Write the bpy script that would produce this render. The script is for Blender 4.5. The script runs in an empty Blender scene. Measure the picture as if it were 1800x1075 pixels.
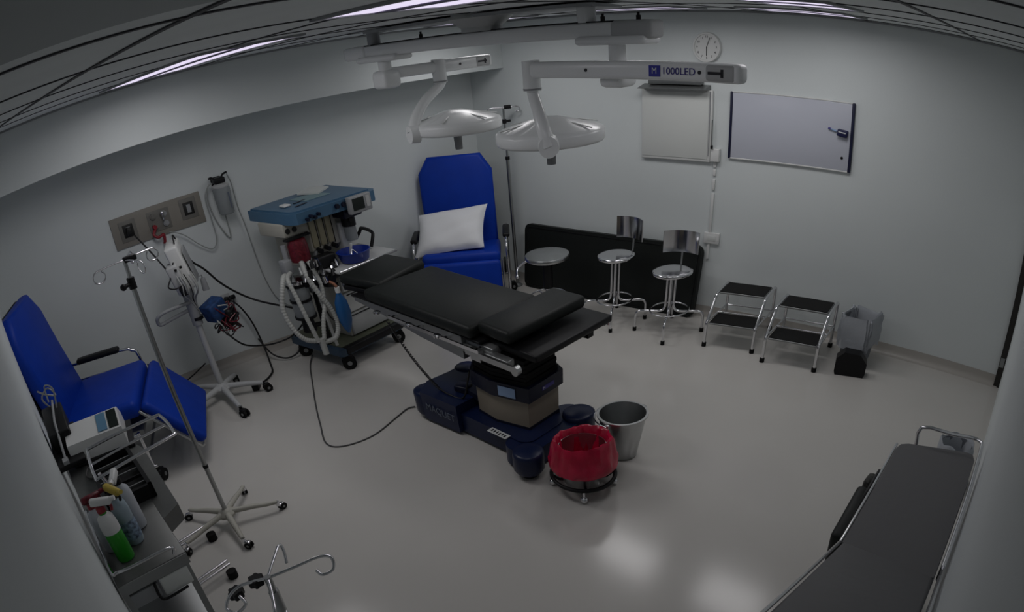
import bpy, bmesh, math, random
from mathutils import Vector, Matrix, Euler
random.seed(7)
PI=math.pi
scene=bpy.context.scene
COL=scene.collection

# ---------------------------------------------------------------- camera (wall-corner fisheye security camera)
cd=bpy.data.cameras.new('camera'); cam=bpy.data.objects.new('camera',cd); COL.objects.link(cam)
cd.type='PANO'; cc=cd.cycles if hasattr(cd,'cycles') else cd
for c_ in (cc,cd):
    try:
        c_.panorama_type='FISHEYE_LENS_POLYNOMIAL'; c_.fisheye_fov=math.radians(175)
        c_.fisheye_polynomial_k0=0.0
        c_.fisheye_polynomial_k1=-0.053080925557657824
        c_.fisheye_polynomial_k2=0.0015673621387966201
        c_.fisheye_polynomial_k3=-6.001806386164016e-05
        c_.fisheye_polynomial_k4=6.088740868750934e-07
    except Exception: pass
cd.sensor_fit='HORIZONTAL'; cd.sensor_width=36.0
cd.shift_x=-0.007687205097332392; cd.shift_y=0.25014690203938933
cd.clip_start=0.01; cd.clip_end=100
CR=Matrix(((0.6484294020119272,0.47917031009561767,-0.5915531459888657),
           (-0.7570506355667174,0.32413176871826377,-0.5672855821326673),
           (-0.08008524080305887,0.8156803359346354,0.5729327567656404)))
cam.matrix_world=Matrix.Translation((0,0,2.5)) @ CR.to_4x4()
scene.camera=cam

# ---------------------------------------------------------------- exposure / world
vs=scene.view_settings; vs.view_transform='Standard'; vs.look='None'; vs.gamma=1.0; vs.exposure=0.0
vs.use_curve_mapping=False
scene.cycles.max_bounces=8; scene.cycles.use_denoising=True
w=bpy.data.worlds.new('world'); scene.world=w; w.use_nodes=True
w.node_tree.nodes['Background'].inputs[0].default_value=(0.5,0.52,0.55,1); w.node_tree.nodes['Background'].inputs[1].default_value=0.02

# room constants
X=5.517; DL=-0.114; YC=5.47; H=2.647
def YL(x): return YC+(x-X)*math.tan(DL)          # far-left wall line
def XN(y): return -0.10+0.0975*y                 # near-left wall line
YN=-0.075                                        # near-right wall
FIX=[(1.42,3.15,2.05,4.75),(1.42,1.2,2.05,2.15),(4.15,3.85,4.75,4.6),(4.25,2.35,4.8,3.1),(4.3,1.2,4.9,1.92),(3.0,0.9,3.6,1.4)]
LIGHT=1.03

# ---------------------------------------------------------------- materials
MATS={}
def mat(name,col,rough=0.5,metal=0.0,spec=0.5,trans=0.0,ior=1.45,coat=0.0,emit=None,es=0.0,alpha=1.0,noise=0.0,nscale=20,bump=0.0,bscale=60,sss=0.0):
    if name in MATS: return MATS[name]
    m=bpy.data.materials.new(name); m.use_nodes=True; nt=m.node_tree; b=nt.nodes['Principled BSDF']
    b.inputs['Base Color'].default_value=(*col,1); b.inputs['Roughness'].default_value=rough; b.inputs['Metallic'].default_value=metal
    b.inputs['Specular IOR Level'].default_value=spec; b.inputs['Transmission Weight'].default_value=trans; b.inputs['IOR'].default_value=ior
    b.inputs['Coat Weight'].default_value=coat; b.inputs['Alpha'].default_value=alpha
    if emit: b.inputs['Emission Color'].default_value=(*emit,1); b.inputs['Emission Strength'].default_value=es
    if noise or bump:
        tc=nt.nodes.new('ShaderNodeTexCoord'); n=nt.nodes.new('ShaderNodeTexNoise'); n.inputs['Scale'].default_value=nscale; n.inputs['Detail'].default_value=4
        nt.links.new(tc.outputs['Object'],n.inputs['Vector'])
        if noise:
            r=nt.nodes.new('ShaderNodeValToRGB'); e=r.color_ramp.elements
            e[0].position=.3; e[1].position=.7
            e[0].color=(*[max(0,c*(1-noise)) for c in col],1); e[1].color=(*[min(1,c*(1+noise)) for c in col],1)
            nt.links.new(n.outputs['Fac'],r.inputs['Fac']); nt.links.new(r.outputs['Color'],b.inputs['Base Color'])
        if bump:
            n2=nt.nodes.new('ShaderNodeTexNoise'); n2.inputs['Scale'].default_value=bscale; n2.inputs['Detail'].default_value=5
            nt.links.new(tc.outputs['Object'],n2.inputs['Vector'])
            bp=nt.nodes.new('ShaderNodeBump'); bp.inputs['Strength'].default_value=bump; bp.inputs['Distance'].default_value=.01
            nt.links.new(n2.outputs['Fac'],bp.inputs['Height']); nt.links.new(bp.outputs['Normal'],b.inputs['Normal'])
    MATS[name]=m; return m
wallm=mat('wall_paint',(.65,.69,.69),.55,noise=.02,nscale=1.5,bump=.04,bscale=90)
floorm=mat('floor_vinyl',(.53,.515,.485),.17,spec=.5,noise=.03,nscale=1.2)
ceilm=mat('ceiling_tile',(.76,.80,.80),.85,noise=.03,nscale=3,bump=.2,bscale=200)
soffitm=mat('soffit_shade_tint',(.44,.47,.47),.9)  # darker than the ceiling tiles: the weaker light there is put into the colour
gapm=mat('grid_gap',(.03,.03,.035),.6)
covem=mat('cove_vinyl',(.40,.38,.35),.35)
bluev=mat('blue_vinyl',(.003,.035,.33),.48,spec=.22,noise=.08,nscale=6,bump=.25,bscale=9)
blackv=mat('black_pad',(.011,.013,.012),.5,spec=.3,bump=.1,bscale=30)
blackp=mat('black_plastic',(.008,.008,.009),.45,spec=.3)
rubber=mat('black_rubber',(.008,.008,.008),.7,spec=.2)
chrome=mat('chrome',(.72,.72,.74),.13,1.0)
steel=mat('stainless',(.50,.51,.51),.3,1.0,noise=.05,nscale=8)
steeld=mat('brushed_steel',(.30,.31,.31),.45,.8)
pole=mat('pole_metal',(.38,.39,.39),.3,1.0)
navy=mat('navy_plastic',(.005,.011,.045),.35,spec=.4)
navyd=mat('navy_dark',(.004,.006,.02),.4,spec=.4)
beige=mat('beige_cover',(.24,.21,.165),.45)
cream=mat('cream_plastic',(.42,.41,.36),.5)
whitep=mat('white_plastic',(.66,.67,.66),.35)
greyp=mat('grey_plastic',(.28,.29,.30),.5)
greyw=mat('greywhite_plastic',(.44,.45,.45),.5)
lampw=mat('lamp_white',(.80,.82,.82),.25)
steelbl=mat('machine_blue',(.055,.13,.22),.4)
bagblue=mat('bag_blue',(.012,.09,.26),.4)
trayblue=mat('tray_blue',(.005,.03,.27),.3)
redm=mat('red_bag',(.55,.008,.05),.25,spec=.5,trans=.2,bump=.6,bscale=14,noise=.2,nscale=10)
redp=mat('red_plastic',(.25,.02,.03),.4,noise=.4,nscale=40)
redd=mat('dark_red',(.12,.01,.018),.35,noise=.5,nscale=60)
hose=mat('hose_white',(.40,.41,.39),.4)
tubec=mat('clear_tube',(.33,.35,.34),.3,spec=.4)
cable=mat('black_cable',(.006,.006,.007),.5)
cableg=mat('grey_cable',(.07,.07,.07),.5)
linen=mat('white_linen',(.74,.75,.77),.8,bump=.9,bscale=7)
panelm=mat('panel_beige',(.25,.235,.205),.45)
plated=mat('outlet_plate',(.17,.165,.15),.4)
dark=mat('dark_socket',(.01,.01,.01),.5)
boardw=mat('whiteboard',(.53,.55,.62),.2)
boxw=mat('viewer_white',(.62,.64,.62),.35)
navyf=mat('frame_navy',(.01,.012,.04),.4)
alum=mat('aluminium_tray',(.22,.23,.23),.4,.8)
glassc=mat('clear_plastic',(.75,.8,.8),.1,trans=.85,ior=1.3)
smoke=mat('canister_clear',(.40,.43,.44),.15,trans=.45,ior=1.2)
liner=mat('clear_liner',(.55,.58,.62),.25,trans=.35,ior=1.1,bump=.5,bscale=18)
linerin=mat('bin_inside',(.16,.17,.19),.6)
greenl=mat('green_liquid',(.02,.28,.015),.25,spec=.5)
bluel=mat('pale_blue_liquid',(.30,.38,.43),.25)
yellowp=mat('yellow_plastic',(.50,.38,.06),.4)
pinkp=mat('pink_plastic',(.50,.18,.2),.4)
gurn=mat('gurney_pad',(.14,.14,.143),.5,spec=.3,bump=.1,bscale=20)
gurnr=mat('gurney_frame',(.30,.31,.34),.3,.9)
screen=mat('dark_screen',(.01,.015,.013),.15)
labelw=mat('label_white',(.6,.62,.62),.5)
labelb=mat('label_blue',(.25,.36,.55),.5)
inkp=mat('ink_purple',(.05,.04,.22),.5)
inkd=mat('ink_dark',(.015,.015,.02),.5)
inkg=mat('ink_grey',(.10,.12,.16),.5)
diff=mat('lamp_diffuser',(.7,.7,.7),.5,emit=(.86,.78,1.0),es=.85)
bluecable=mat('blue_fabric',(.01,.04,.13),.7,noise=.5,nscale=30)

# black tread with ribs
def treadmat():
    m=mat('ribbed_rubber',(.012,.012,.012),.75,spec=.2); nt=m.node_tree; b=nt.nodes['Principled BSDF']
    tc=nt.nodes.new('ShaderNodeTexCoord'); wv=nt.nodes.new('ShaderNodeTexWave'); wv.inputs['Scale'].default_value=40; wv.bands_direction='Y'
    bp=nt.nodes.new('ShaderNodeBump'); bp.inputs['Strength'].default_value=.6; bp.inputs['Distance'].default_value=.004
    nt.links.new(tc.outputs['Object'],wv.inputs['Vector']); nt.links.new(wv.outputs['Fac'],bp.inputs['Height']); nt.links.new(bp.outputs['Normal'],b.inputs['Normal'])
    return m
tread=treadmat()

# ---------------------------------------------------------------- mesh builder
def rotm(r): return Euler(r).to_matrix() if r is not None else Matrix.Identity(3)
class M:
    def __init__(s): s.v=[]; s.f=[]; s.sm=[]
    def add(s,vs,fs,smooth=False,mtx=None,off=(0,0,0)):
        n=len(s.v); off=Vector(off)
        for p in vs:
            p=Vector(p)
            if mtx is not None: p=mtx@p
            s.v.append(tuple(p+off))
        for f in fs: s.f.append([n+i for i in f]); s.sm.append(smooth)
        return s
    def box(s,c,d,rot=None,r=0.0,seg=2):
        bm=bmesh.new(); bmesh.ops.create_cube(bm,size=1.0)
        for v in bm.verts: v.co=Vector((v.co.x*d[0],v.co.y*d[1],v.co.z*d[2]))
        if r>0:
            r=min(r,min(d)*.49)
            bmesh.ops.bevel(bm,geom=bm.edges[:]+bm.verts[:],offset=r,segments=seg,profile=.5,affect='EDGES')
        bm.verts.ensure_lookup_table(); bm.verts.index_update()
        vs=[v.co.copy() for v in bm.verts]; fs=[[v.index for v in f.verts] for f in bm.faces]; bm.free()
        return s.add(vs,fs,r>0,rotm(rot),c)
    def bx(s,x0,x1,y0,y1,z0,z1,r=0.0,seg=2):
        return s.box(((x0+x1)/2,(y0+y1)/2,(z0+z1)/2),(x1-x0,y1-y0,z1-z0),None,r,seg)
    def tube(s,path,r,seg=10,closed=False,smooth=0,caps=True,rads=None):
        P=[Vector(p) for p in path]
        if smooth:
            Q=[];n=len(P);RR=[]
            for i in range(n if closed else n-1):
                if closed: a,b,c,d=P[(i-1)%n],P[i],P[(i+1)%n],P[(i+2)%n]
                else: a,b,c,d=P[max(i-1,0)],P[i],P[i+1],P[min(i+2,n-1)]
                for k in range(smooth):
                    t=k/smooth
                    Q.append(.5*((2*b)+(c-a)*t+(2*a-5*b+4*c-d)*t*t+(3*b-a-3*c+d)*t**3))
                    if rads: RR.append(rads[i]*(1-t)+rads[(i+1)%n]*t)
            if not closed:
                Q.append(P[-1])
                if rads: RR.append(rads[-1])
            P=Q
            if rads: rads=RR
        n=len(P); vs=[];fs=[]
        T=[]
        for i in range(n):
            a=P[i-1] if (i>0 or closed) else P[i]; b=P[(i+1)%n] if (i<n-1 or closed) else P[i]
            t=(b-a); t=t.normalized() if t.length>1e-9 else Vector((0,0,1)); T.append(t)
        up=Vector((0,0,1)) if abs(T[0].z)<.9 else Vector((1,0,0))
        N=(up-T[0]*up.dot(T[0])).normalized()
        for i in range(n):
            N=(N-T[i]*N.dot(T[i]));
            if N.length<1e-6: N=T[i].orthogonal()
            N.normalize(); B=T[i].cross(N); rr=rads[i] if rads else r
            for k in range(seg):
                a=2*PI*k/seg; vs.append(P[i]+(N*math.cos(a)+B*math.sin(a))*rr)
        for i in range(n if closed else n-1):
            j=(i+1)%n
            for k in range(seg):
                k2=(k+1)%seg; fs.append([i*seg+k,i*seg+k2,j*seg+k2,j*seg+k])
        if not closed and caps:
            fs.append(list(range(seg))[::-1]); fs.append([(n-1)*seg+k for k in range(seg)])
        return s.add(vs,fs,True)
    def cyl(s,a,b,r,r2=None,seg=20):
        r2=r if r2 is None else r2
        a=Vector(a);b=Vector(b);t=(b-a).normalized();N=t.orthogonal().normalized();B=t.cross(N)
        vs=[];
        for P,rr in((a,r),(b,r2)):
            for k in range(seg): vs.append(P+(N*math.cos(2*PI*k/seg)+B*math.sin(2*PI*k/seg))*rr)
        fs=[[k,(k+1)%seg,seg+(k+1)%seg,seg+k] for k in range(seg)]
        n=len(s.v); s.add(vs,fs,True); s.add([],[],False)
        s.f.append([n+k for k in range(seg)][::-1]); s.sm.append(False); s.f.append([n+seg+k for k in range(seg)]); s.sm.append(False)
        return s
    def lathe(s,prof,c=(0,0,0),seg=32,rot=None,fn=None,cap=False):
        vs=[];fs=[];n=len(prof)
        for i,(r,z) in enumerate(prof):
            for k in range(seg):
                a=2*PI*k/seg; rr,zz=(r,z) if fn is None else fn(r,z,a,i)
                vs.append((rr*math.cos(a),rr*math.sin(a),zz))
        for i in range(n-1):
            for k in range(seg):
                k2=(k+1)%seg; fs.append([i*seg+k,i*seg+k2,(i+1)*seg+k2,(i+1)*seg+k])
        if cap: fs.append([k for k in range(seg)][::-1]); fs.append([(n-1)*seg+k for k in range(seg)])
        return s.add(vs,fs,True,rotm(rot),c)
    def prism(s,poly,z0,z1,axis='z',smooth=False):
        n=len(poly)
        def P(a,b,c): return {'z':(a,b,c),'y':(a,c,b),'x':(c,a,b)}[axis]
        vs=[P(a,b,z0) for a,b in poly]+[P(a,b,z1) for a,b in poly]
        fs=[[i,(i+1)%n,n+(i+1)%n,n+i] for i in range(n)]
        s.add(vs,fs,smooth); m=len(s.v)-2*n
        s.f.append([m+i for i in range(n)][::-1]); s.sm.append(False); s.f.append([m+n+i for i in range(n)]); s.sm.append(False)
        return s
    def sphere(s,c,r,seg=16,sc=(1,1,1),rot=None):
        prof=[(r*math.sin(PI*i/10)+1e-5,-r*math.cos(PI*i/10)) for i in range(11)]
        vs=[];fs=[]
        for i,(rr,z) in enumerate(prof):
            for k in range(seg): vs.append((rr*math.cos(2*PI*k/seg)*sc[0],rr*math.sin(2*PI*k/seg)*sc[1],z*sc[2]))
        for i in range(10):
            for k in range(seg): k2=(k+1)%seg; fs.append([i*seg+k,i*seg+k2,(i+1)*seg+k2,(i+1)*seg+k])
        return s.add(vs,fs,True,rotm(rot),c)
    def build(s,name,m,parent=None):
        me=bpy.data.meshes.new(name); me.from_pydata(s.v,[],s.f); me.update()
        bm=bmesh.new(); bm.from_mesh(me); bmesh.ops.recalc_face_normals(bm,faces=bm.faces); bm.to_mesh(me); bm.free()
        me.polygons.foreach_set('use_smooth',s.sm)
        try: me.set_sharp_from_angle(angle=math.radians(50))
        except Exception: pass
        me.materials.append(m)
        o=bpy.data.objects.new(name,me); COL.objects.link(o)
        if parent is not None: o.parent=parent
        return o
def rpoly(x0,x1,y0,y1,r,seg=6):
    out=[]
    for cx,cy,a0 in ((x1-r,y1-r,0),(x0+r,y1-r,90),(x0+r,y0+r,180),(x1-r,y0+r,270)):
        for i in range(seg+1):
            a=math.radians(a0+90*i/seg); out.append((cx+r*math.cos(a),cy+r*math.sin(a)))
    return out
def thing(name,label,cat,loc=(0,0,0),rz=0.0,group=None):
    o=bpy.data.objects.new(name,None); COL.objects.link(o); o.empty_display_size=.1
    o.location=loc; o.rotation_euler=(0,0,rz); o['label']=label; o['category']=cat
    if group: o['group']=group
    return o
def tag(o,label,cat,group=None,kind=None):
    if label: o['label']=label
    if cat: o['category']=cat
    if group: o['group']=group
    if kind: o['kind']=kind
    return o
def plabel(o,l): o['label']=l; return o
def struct(name,m,material):
    o=m.build(name,material); o['kind']='structure'; return o
def dup(root,loc,rz,label,group=None):
    def cp(o,par):
        c=o.copy(); COL.objects.link(c)
        if par is not None: c.parent=par
        for ch in [q for q in allobs if q.parent==o]: cp(ch,c)
        return c
    allobs=list(COL.objects)
    r=cp(root,None); r.location=loc; r.rotation_euler=(0,0,rz); r['label']=label
    if group: r['group']=group
    return r
def text(name,body,size,m,parent,loc,rot,depth=.001,align='CENTER',xs=1.0):
    cu=bpy.data.curves.new(name,'FONT'); cu.body=body; cu.size=size; cu.extrude=depth; cu.align_x=align; cu.align_y='CENTER'
    t=bpy.data.objects.new(name+'_t',cu); COL.objects.link(t)
    dg=bpy.context.evaluated_depsgraph_get(); me=bpy.data.meshes.new_from_object(t.evaluated_get(dg))
    bpy.data.objects.remove(t); me.materials.clear(); me.materials.append(m)
    o=bpy.data.objects.new(name,me); COL.objects.link(o); o.location=loc; o.rotation_euler=rot; o.scale=(xs,1,1)
    if parent is not None: o.parent=parent
    return o
def caster(par,x,y,zt,r=.04,rz=0.0,name='caster',wm=rubber,fm=None,w=.022):
    """twin wheel caster whose wheels stand on the floor"""
    c,s_=math.cos(rz),math.sin(rz)
    L=lambda a,b:(x+a*c-b*s_,y+a*s_+b*c)
    f=M(); f.cyl((x,y,zt),(x,y,r*1.9),.012); a=L(.02,0)
    f.box((a[0],a[1],r*1.75),(r*1.5,w*2.6,r*.9),(0,0,rz),.006)
    o=f.build(name,fm or blackp,par)
    wl=M()
    for sg in(-1,1):
        p=L(.025,sg*w*.7); q=L(.025,sg*w*1.6)
        wl.cyl((p[0],p[1],r),(q[0],q[1],r),r,seg=20)
    wl.build('wheel',wm,o)
    h=M(); p=L(.025,-w*1.75); q=L(.025,w*1.75); h.cyl((p[0],p[1],r),(q[0],q[1],r),r*.35,seg=12); h.build('wheel_hub',steeld,o)
    return o

# ================================================================= SETTING
XE=X+.12
struct('floor',M().prism([(-.6,-.5),(XE+.1,-.5),(XE+.1,YL(XE)+.3),(-.6,YL(-.6)+.3)],-.08,0),floorm)
struct('ceiling',M().prism([(-.6,-.5),(XE+.1,-.5),(XE+.1,YL(XE)+.3),(-.6,YL(-.6)+.3)],H,H+.08),ceilm)
struct('wall_right',M().bx(X,XE,YN-.1,YC+.15,0,H),wallm)
struct('wall_near_right',M().bx(-.35,X-.0005,YN-.12,YN,0,H),wallm)
yj=(YL(0)+0)   # junction of near-left and left walls
xj=(-.10+.0975*YL(.47))
struct('wall_left',M().prism([(xj-.3,YL(xj-.3)),(X-.0005,YL(X)),(X-.0005,YL(X)+.12),(xj-.3,YL(xj-.3)+.12)],0,H),wallm)
struct('wall_near_left',M().prism([(XN(YN),YN),(XN(6.2),6.2),(XN(6.2)-.12,6.2),(XN(YN)-.12,YN)],0,H),wallm)
# bulkhead along the far-left wall
def YB(x): return 4.985+(x-X)*math.tan(-.079)
struct('wall_bulkhead',M().prism([(XN(5.4)-.02,YB(XN(5.4))),(X-.001,YB(X)),(X-.001,YL(X)-.001),(XN(5.4)-.02,YL(XN(5.4))-.001)],2.182,H-.001),wallm)
# soffit above the camera corner
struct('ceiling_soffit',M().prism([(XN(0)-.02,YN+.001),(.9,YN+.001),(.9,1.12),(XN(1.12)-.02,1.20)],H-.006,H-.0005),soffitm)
# cove strips
def cove(name,p0,p1,h=.09):
    a=Vector((*p0,0));b=Vector((*p1,0));t=(b-a).normalized();n=Vector((-t.y,t.x,0))
    prof=[(0,.0005),(.05,.0005),(.03,.006),(.014,.022),(.006,.045),(.004,h),(0,h)]
    m=M(); vs=[];k=len(prof)
    for P in(a,b):
        for d,z in prof: vs.append(P+n*d+Vector((0,0,z)))
    m.add(vs,[[i,(i+1)%k,k+(i+1)%k,k+i] for i in range(k)],True); return struct(name,m,covem)
cove('baseboard_right',(X-.001,YN+.02),(X-.001,YC-.01))
cove('baseboard_left',(X-.001,YL(X)-.001),(xj+.02,YL(xj+.02)-.001))
# ceiling grid
g=M()
for y in (.473,1.354,2.145,2.879,3.62,4.36):
    g.bx(-.5,X-.002,y-.011,y+.011,H-.004,H-.0005)
for x in (.617,1.621,2.403,3.105,3.85,4.6,5.3):
    g.bx(x-.011,x+.011,YN+.002,YB(x)-.003,H-.0045,H-.0008)
struct('ceiling_grid',g,gapm)
g=M(); g.prism([(XN(5)+.0,YB(XN(5))-.014),(X-.002,YB(X)-.014),(X-.002,YB(X)-.002),(XN(5),YB(XN(5))-.002)],H-.016,H-.001)
g.bx(X-.014,X-.002,YN,YB(X)-.015,H-.014,H-.001)
struct('trim_1',g,greyp)
# dark door edge in the far right corner
g=M(); g.bx(X-.03,X-.001,YN+.001,YN+.05,0.0,2.05)
struct('door_1',g,mat('door_edge',(.02,.018,.016),.5))
g=M(); g.bx(X-.036,X-.03,YN+.01,YN+.045,.18,.26); g.bx(X-.036,X-.03,YN+.01,YN+.045,1.7,1.78); o=g.build('door_hinge',steeld,bpy.data.objects['door_1'])

# ceiling lights : recessed troffers with lamps inside
for i,(x0,y0,x1,y1) in enumerate(FIX):
    lab=['recessed ceiling light nearest the bulkhead above the left recliner','recessed ceiling light above the cart, closest to the surgical lamp mount','small recessed ceiling light in the far corner behind the lamp mount',
         'recessed ceiling light beside the thin column of the lamp mount','recessed ceiling light above and right of the wall clock','recessed ceiling light furthest from the bulkhead, near the right wall'][i]
    cx,cy=(x0+x1)/2,(y0+y1)/2
    t=thing('ceiling_light',lab,'ceiling light',(cx,cy,H),0,'recessed ceiling lights')
    a,b=(x1-x0)/2,(y1-y0)/2
    f=M()
    for (p0,p1,q0,q1) in((-a,a,-b,-b+.03),(-a,a,b-.03,b),(-a,-a+.03,-b+.03,b-.03),(a-.03,a,-b+.03,b-.03)): f.bx(p0,p1,q0,q1,-.012,-.001)
    f.build('frame',greyp,t)
    for sx in(-1,1):
        d=M(); d.bx(*sorted((sx*.05,sx*(a-.03))),-b+.03,b-.03,-.008,-.002); d.build('diffuser',diff,t)
    d=M(); d.bx(-.05,.05,-b+.03,b-.03,-.011,-.002); d.build('divider',mat('louvre_violet',(.10,.08,.16),.5),t)
    ld=bpy.data.lights.new('troffer_lamp','AREA'); ld.shape='RECTANGLE'; ld.size=2*a-.08; ld.size_y=2*b-.08
    area=(2*a-.08)*(2*b-.08); ld.energy=LIGHT*area*13.0*[1.0,.33,1.4,1.4,1.2,.55][i]; ld.color=(1.0,.985,.97); ld.spread=math.radians(172)
    lo=bpy.data.objects.new('troffer_lamp',ld); COL.objects.link(lo); lo.parent=t; lo.location=(0,0,-.02)

# ================================================================= OPERATING TABLE
T=thing('operating_table','operating table with black pads on navy and beige pedestal in mid-room','operating table',(2.98,3.0,0),math.radians(-3))
# base slab with lobed feet
b=M()
b.prism(rpoly(-.34,.12,-.62,.62,.10),.03,.19)
b.prism(rpoly(-.45,.32,-.72,-.42,.12),.03,.18)
b.prism([(-.38,.12),(.10,.12),(.16,.30),(.12,.60),(-.24,.62),(-.40,.52)],.03,.27)
b.prism(rpoly(-.05,.30,.42,.66,.10),.03,.24)
base=b.build('base',navy,T)
for (x,y,r,h) in ((-.42,-.70,.12,.22),(.21,-.65,.125,.22),(-.30,.56,.11,.25),(.14,.55,.11,.28)):
    m=M(); m.lathe([(.001,h),(r*.8,h),(r*.97,h-.012),(r,h-.03),(r,.07),(r*.85,.04),(.001,.04)],(x,y,0),28)
    o=m.build('foot_pod',navy,base); f=M(); f.cyl((x,y,0),(x,y,.042),r*.55); f.build('foot_pad',rubber,o)
m=M(); m.prism([(-.20,.02),(.16,.02),(.10,.34),(-.16,.34)],.26,.31); m.box((-.16,.26,.30),(.10,.12,.05),(0,0,.3),.01); m.build('foot_pedal_cover',navyd,T)
text('wordmark','MAQUET',.085,inkg,T,(-.402,.30,.16),(PI/2,0,-PI/2),.001)
m=M(); m.box((-.36,-.33,.193),(.06,.20,.004)); o=plabel(m.build('warning_label',labelw,T),'white printed label'); 
m=M()
for k in range(6): m.box((-.365+.006*(k%2),-.40+.028*k,.196),(.03,.014,.001))
m.build('label_print',inkd,o)
for o_ in [q for q in COL.objects if q.parent==T and q.type=='MESH']: o_.location=Vector(o_.location)+Vector((-.045,-.04,0))
# column
oc=[(-.285,-.18),(-.22,-.48),(.12,-.48),(.17,-.37),(.17,.04),(.10,.14),(-.14,.14),(-.26,.04)]
m=M(); m.prism([((x+.04)*1.02-.04,(y+.14)*1.02-.19) for x,y in oc],.17,.21); m.build('column_foot',navyd,T)
m=M(); m.prism([(x,y-.05) for x,y in oc],.20,.45); o=m.build('column_cover',beige,T)
m=M(); m.prism([((x+.04)*1.1-.04,(y+.14)*1.1-.19) for x,y in oc],.43,.545); coll=m.build('column_collar',navyd,T)
m=M()
for k in range(6):
    s_=1.0-.02*(k%2)-.01*k; m.prism([((x+.02)*s_-.02,(y+.10)*s_-.15) for x,y in oc],.545+k*.030,.570+k*.030)
m.prism([(x*.85,(y+.10)*.85-.15) for x,y in oc],.54,.75); m.build('bellows',rubber,T)
m=M(); m.box((-.2835,-.378,.487),(.004,.15,.075),(0,0,math.radians(12.2))); lb=plabel(m.build('collar_label',labelb,coll),'pale blue label plate')
m=M(); m.box((-.03,-.5655,.487),(.13,.002,.03)); m.build('collar_badge',inkp,coll)
text('badge_text','M',.03,labelw,coll,(-.075,-.5672,.487),(PI/2,0,0),.0005)
# frame under the pads
m=M()
m.bx(-.34,-.27,-.48,.10,.715,.765,.006); m.bx(.27,.34,-.48,.10,.715,.765,.006)
m.bx(-.30,.30,-.30,.30,.73,.79,.008)
m.bx(-.33,-.25,.10,1.20,.775,.815,.005); m.bx(.25,.33,.10,1.20,.775,.815,.005)
m.prism([(-.02,.655),(.45,.69),(.95,.76),(1.25,.785),(1.25,.812),(-.02,.82)],-.335,-.25,axis='x')
m.prism([(-.02,.655),(.45,.69),(.95,.76),(1.25,.785),(1.25,.812),(-.02,.82)],.25,.335,axis='x')
m.build('table_frame',steeld,T)
for sx in(-1,1):
    m=M(); m.bx(sx*.385-.006,sx*.385+.006,-.25,.75,.775,.80)
    for y in(-.22,.1,.4,.7): m.bx(min(sx*.33,sx*.385),max(sx*.33,sx*.385),y-.012,y+.012,.78,.80)
    m.build('side_rail',chrome,T)
    m=M(); m.bx(sx*.375-.008,sx*.375+.008,-.60,-.10,.735,.775); m.cyl((sx*.375-.02,-.60,.755),(sx*.375+.02,-.60,.755),.034); m.bx(sx*.36-.02,sx*.36+.02,-.25,-.15,.71,.79); m.build('clamp_rail',steel,T)
for sx,y in((-1,.86),(-1,.48),(-1,.16),(1,.5)):
    m=M(); m.box((sx*.40,y,.80),(.04,.05,.02),None,.004); m.cyl((sx*.40,y,.80),(sx*.43,y,.80),.010); m.build('rail_clamp',chrome,T)
def pad(name,x0,x1,y0,y1,z0,z1,r=.03,rot=None,m_=blackv):
    m=M(); c=((x0+x1)/2,(y0+y1)/2,(z0+z1)/2); m.box(c,(x1-x0,y1-y0,z1-z0),rot,r,3); return m.build(name,m_,T)
pad('pad_support',-.33,.33,-.20,1.30,.805,.822,.004,None,blackp)
pad('back_pad',-.35,.35,-.14,1.08,.825,.915)
pad('head_pad',-.275,.325,1.105,1.535,.862,.937,.028,(math.radians(2),0,math.radians(14)))
pad('head_support',-.26,.31,1.06,1.50,.82,.857,.006,(math.radians(2),0,math.radians(14)),blackp)
pad('leg_pad',-.29,.47,-.49,-.165,.855,.94,.028,(0,0,math.radians(-3)))
pad('leg_plate',-.24,.535,-.68,-.22,.765,.815,.012,(0,0,math.radians(-2)),blackp)
m=M(); m.bx(-.10,.44,-.60,-.30,.74,.776); m.bx(.30,.36,-.66,-.60,.72,.775); m.bx(.48,.52,-.66,-.6,.745,.776); m.build('leg_bracket',blackp,T)
m=M(); m.cyl((.53,-.66,.735),(.53,-.66,.777),.012); m.build('leg_knob',chrome,T)
# coiled control cord hanging from frame to base
pts=[]
for k in range(150):
    t=k/149; x=-.37+.05*t; y=.80-.42*t; z=.74-.46*t-.05*math.sin(PI*t); a=k*1.35
    pts.append((x+.010*math.cos(a),y+.008*math.sin(a),z+.008*math.sin(a)))
m=M(); m.tube(pts,.0045,6); m.build('control_cord',cable,T)
m=M(); m.tube([(-.32,.38,.28),(-.33,.25,.275),(-.30,.12,.28),(-.27,.06,.45),(-.27,.03,.52)],.008,8,smooth=5); m.build('control_cable',cable,T)

# power cord of the table, lying on the floor from its base to the machine
cr=M(); cr.tube([(2.66,3.74,.012),(2.60,3.77,.008),(2.47,3.74,.006),(2.16,3.66,.006),(1.94,3.72,.006),(1.89,3.86,.006),(2.03,4.14,.006),(2.2,4.45,.006),(2.42,4.82,.006),(2.62,5.15,.006),(2.75,5.3,.02)],.006,8,smooth=8)
tag(cr.build('table_power_cable',cableg),'thin grey cable looping over the floor to the navy table base','cable')

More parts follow.
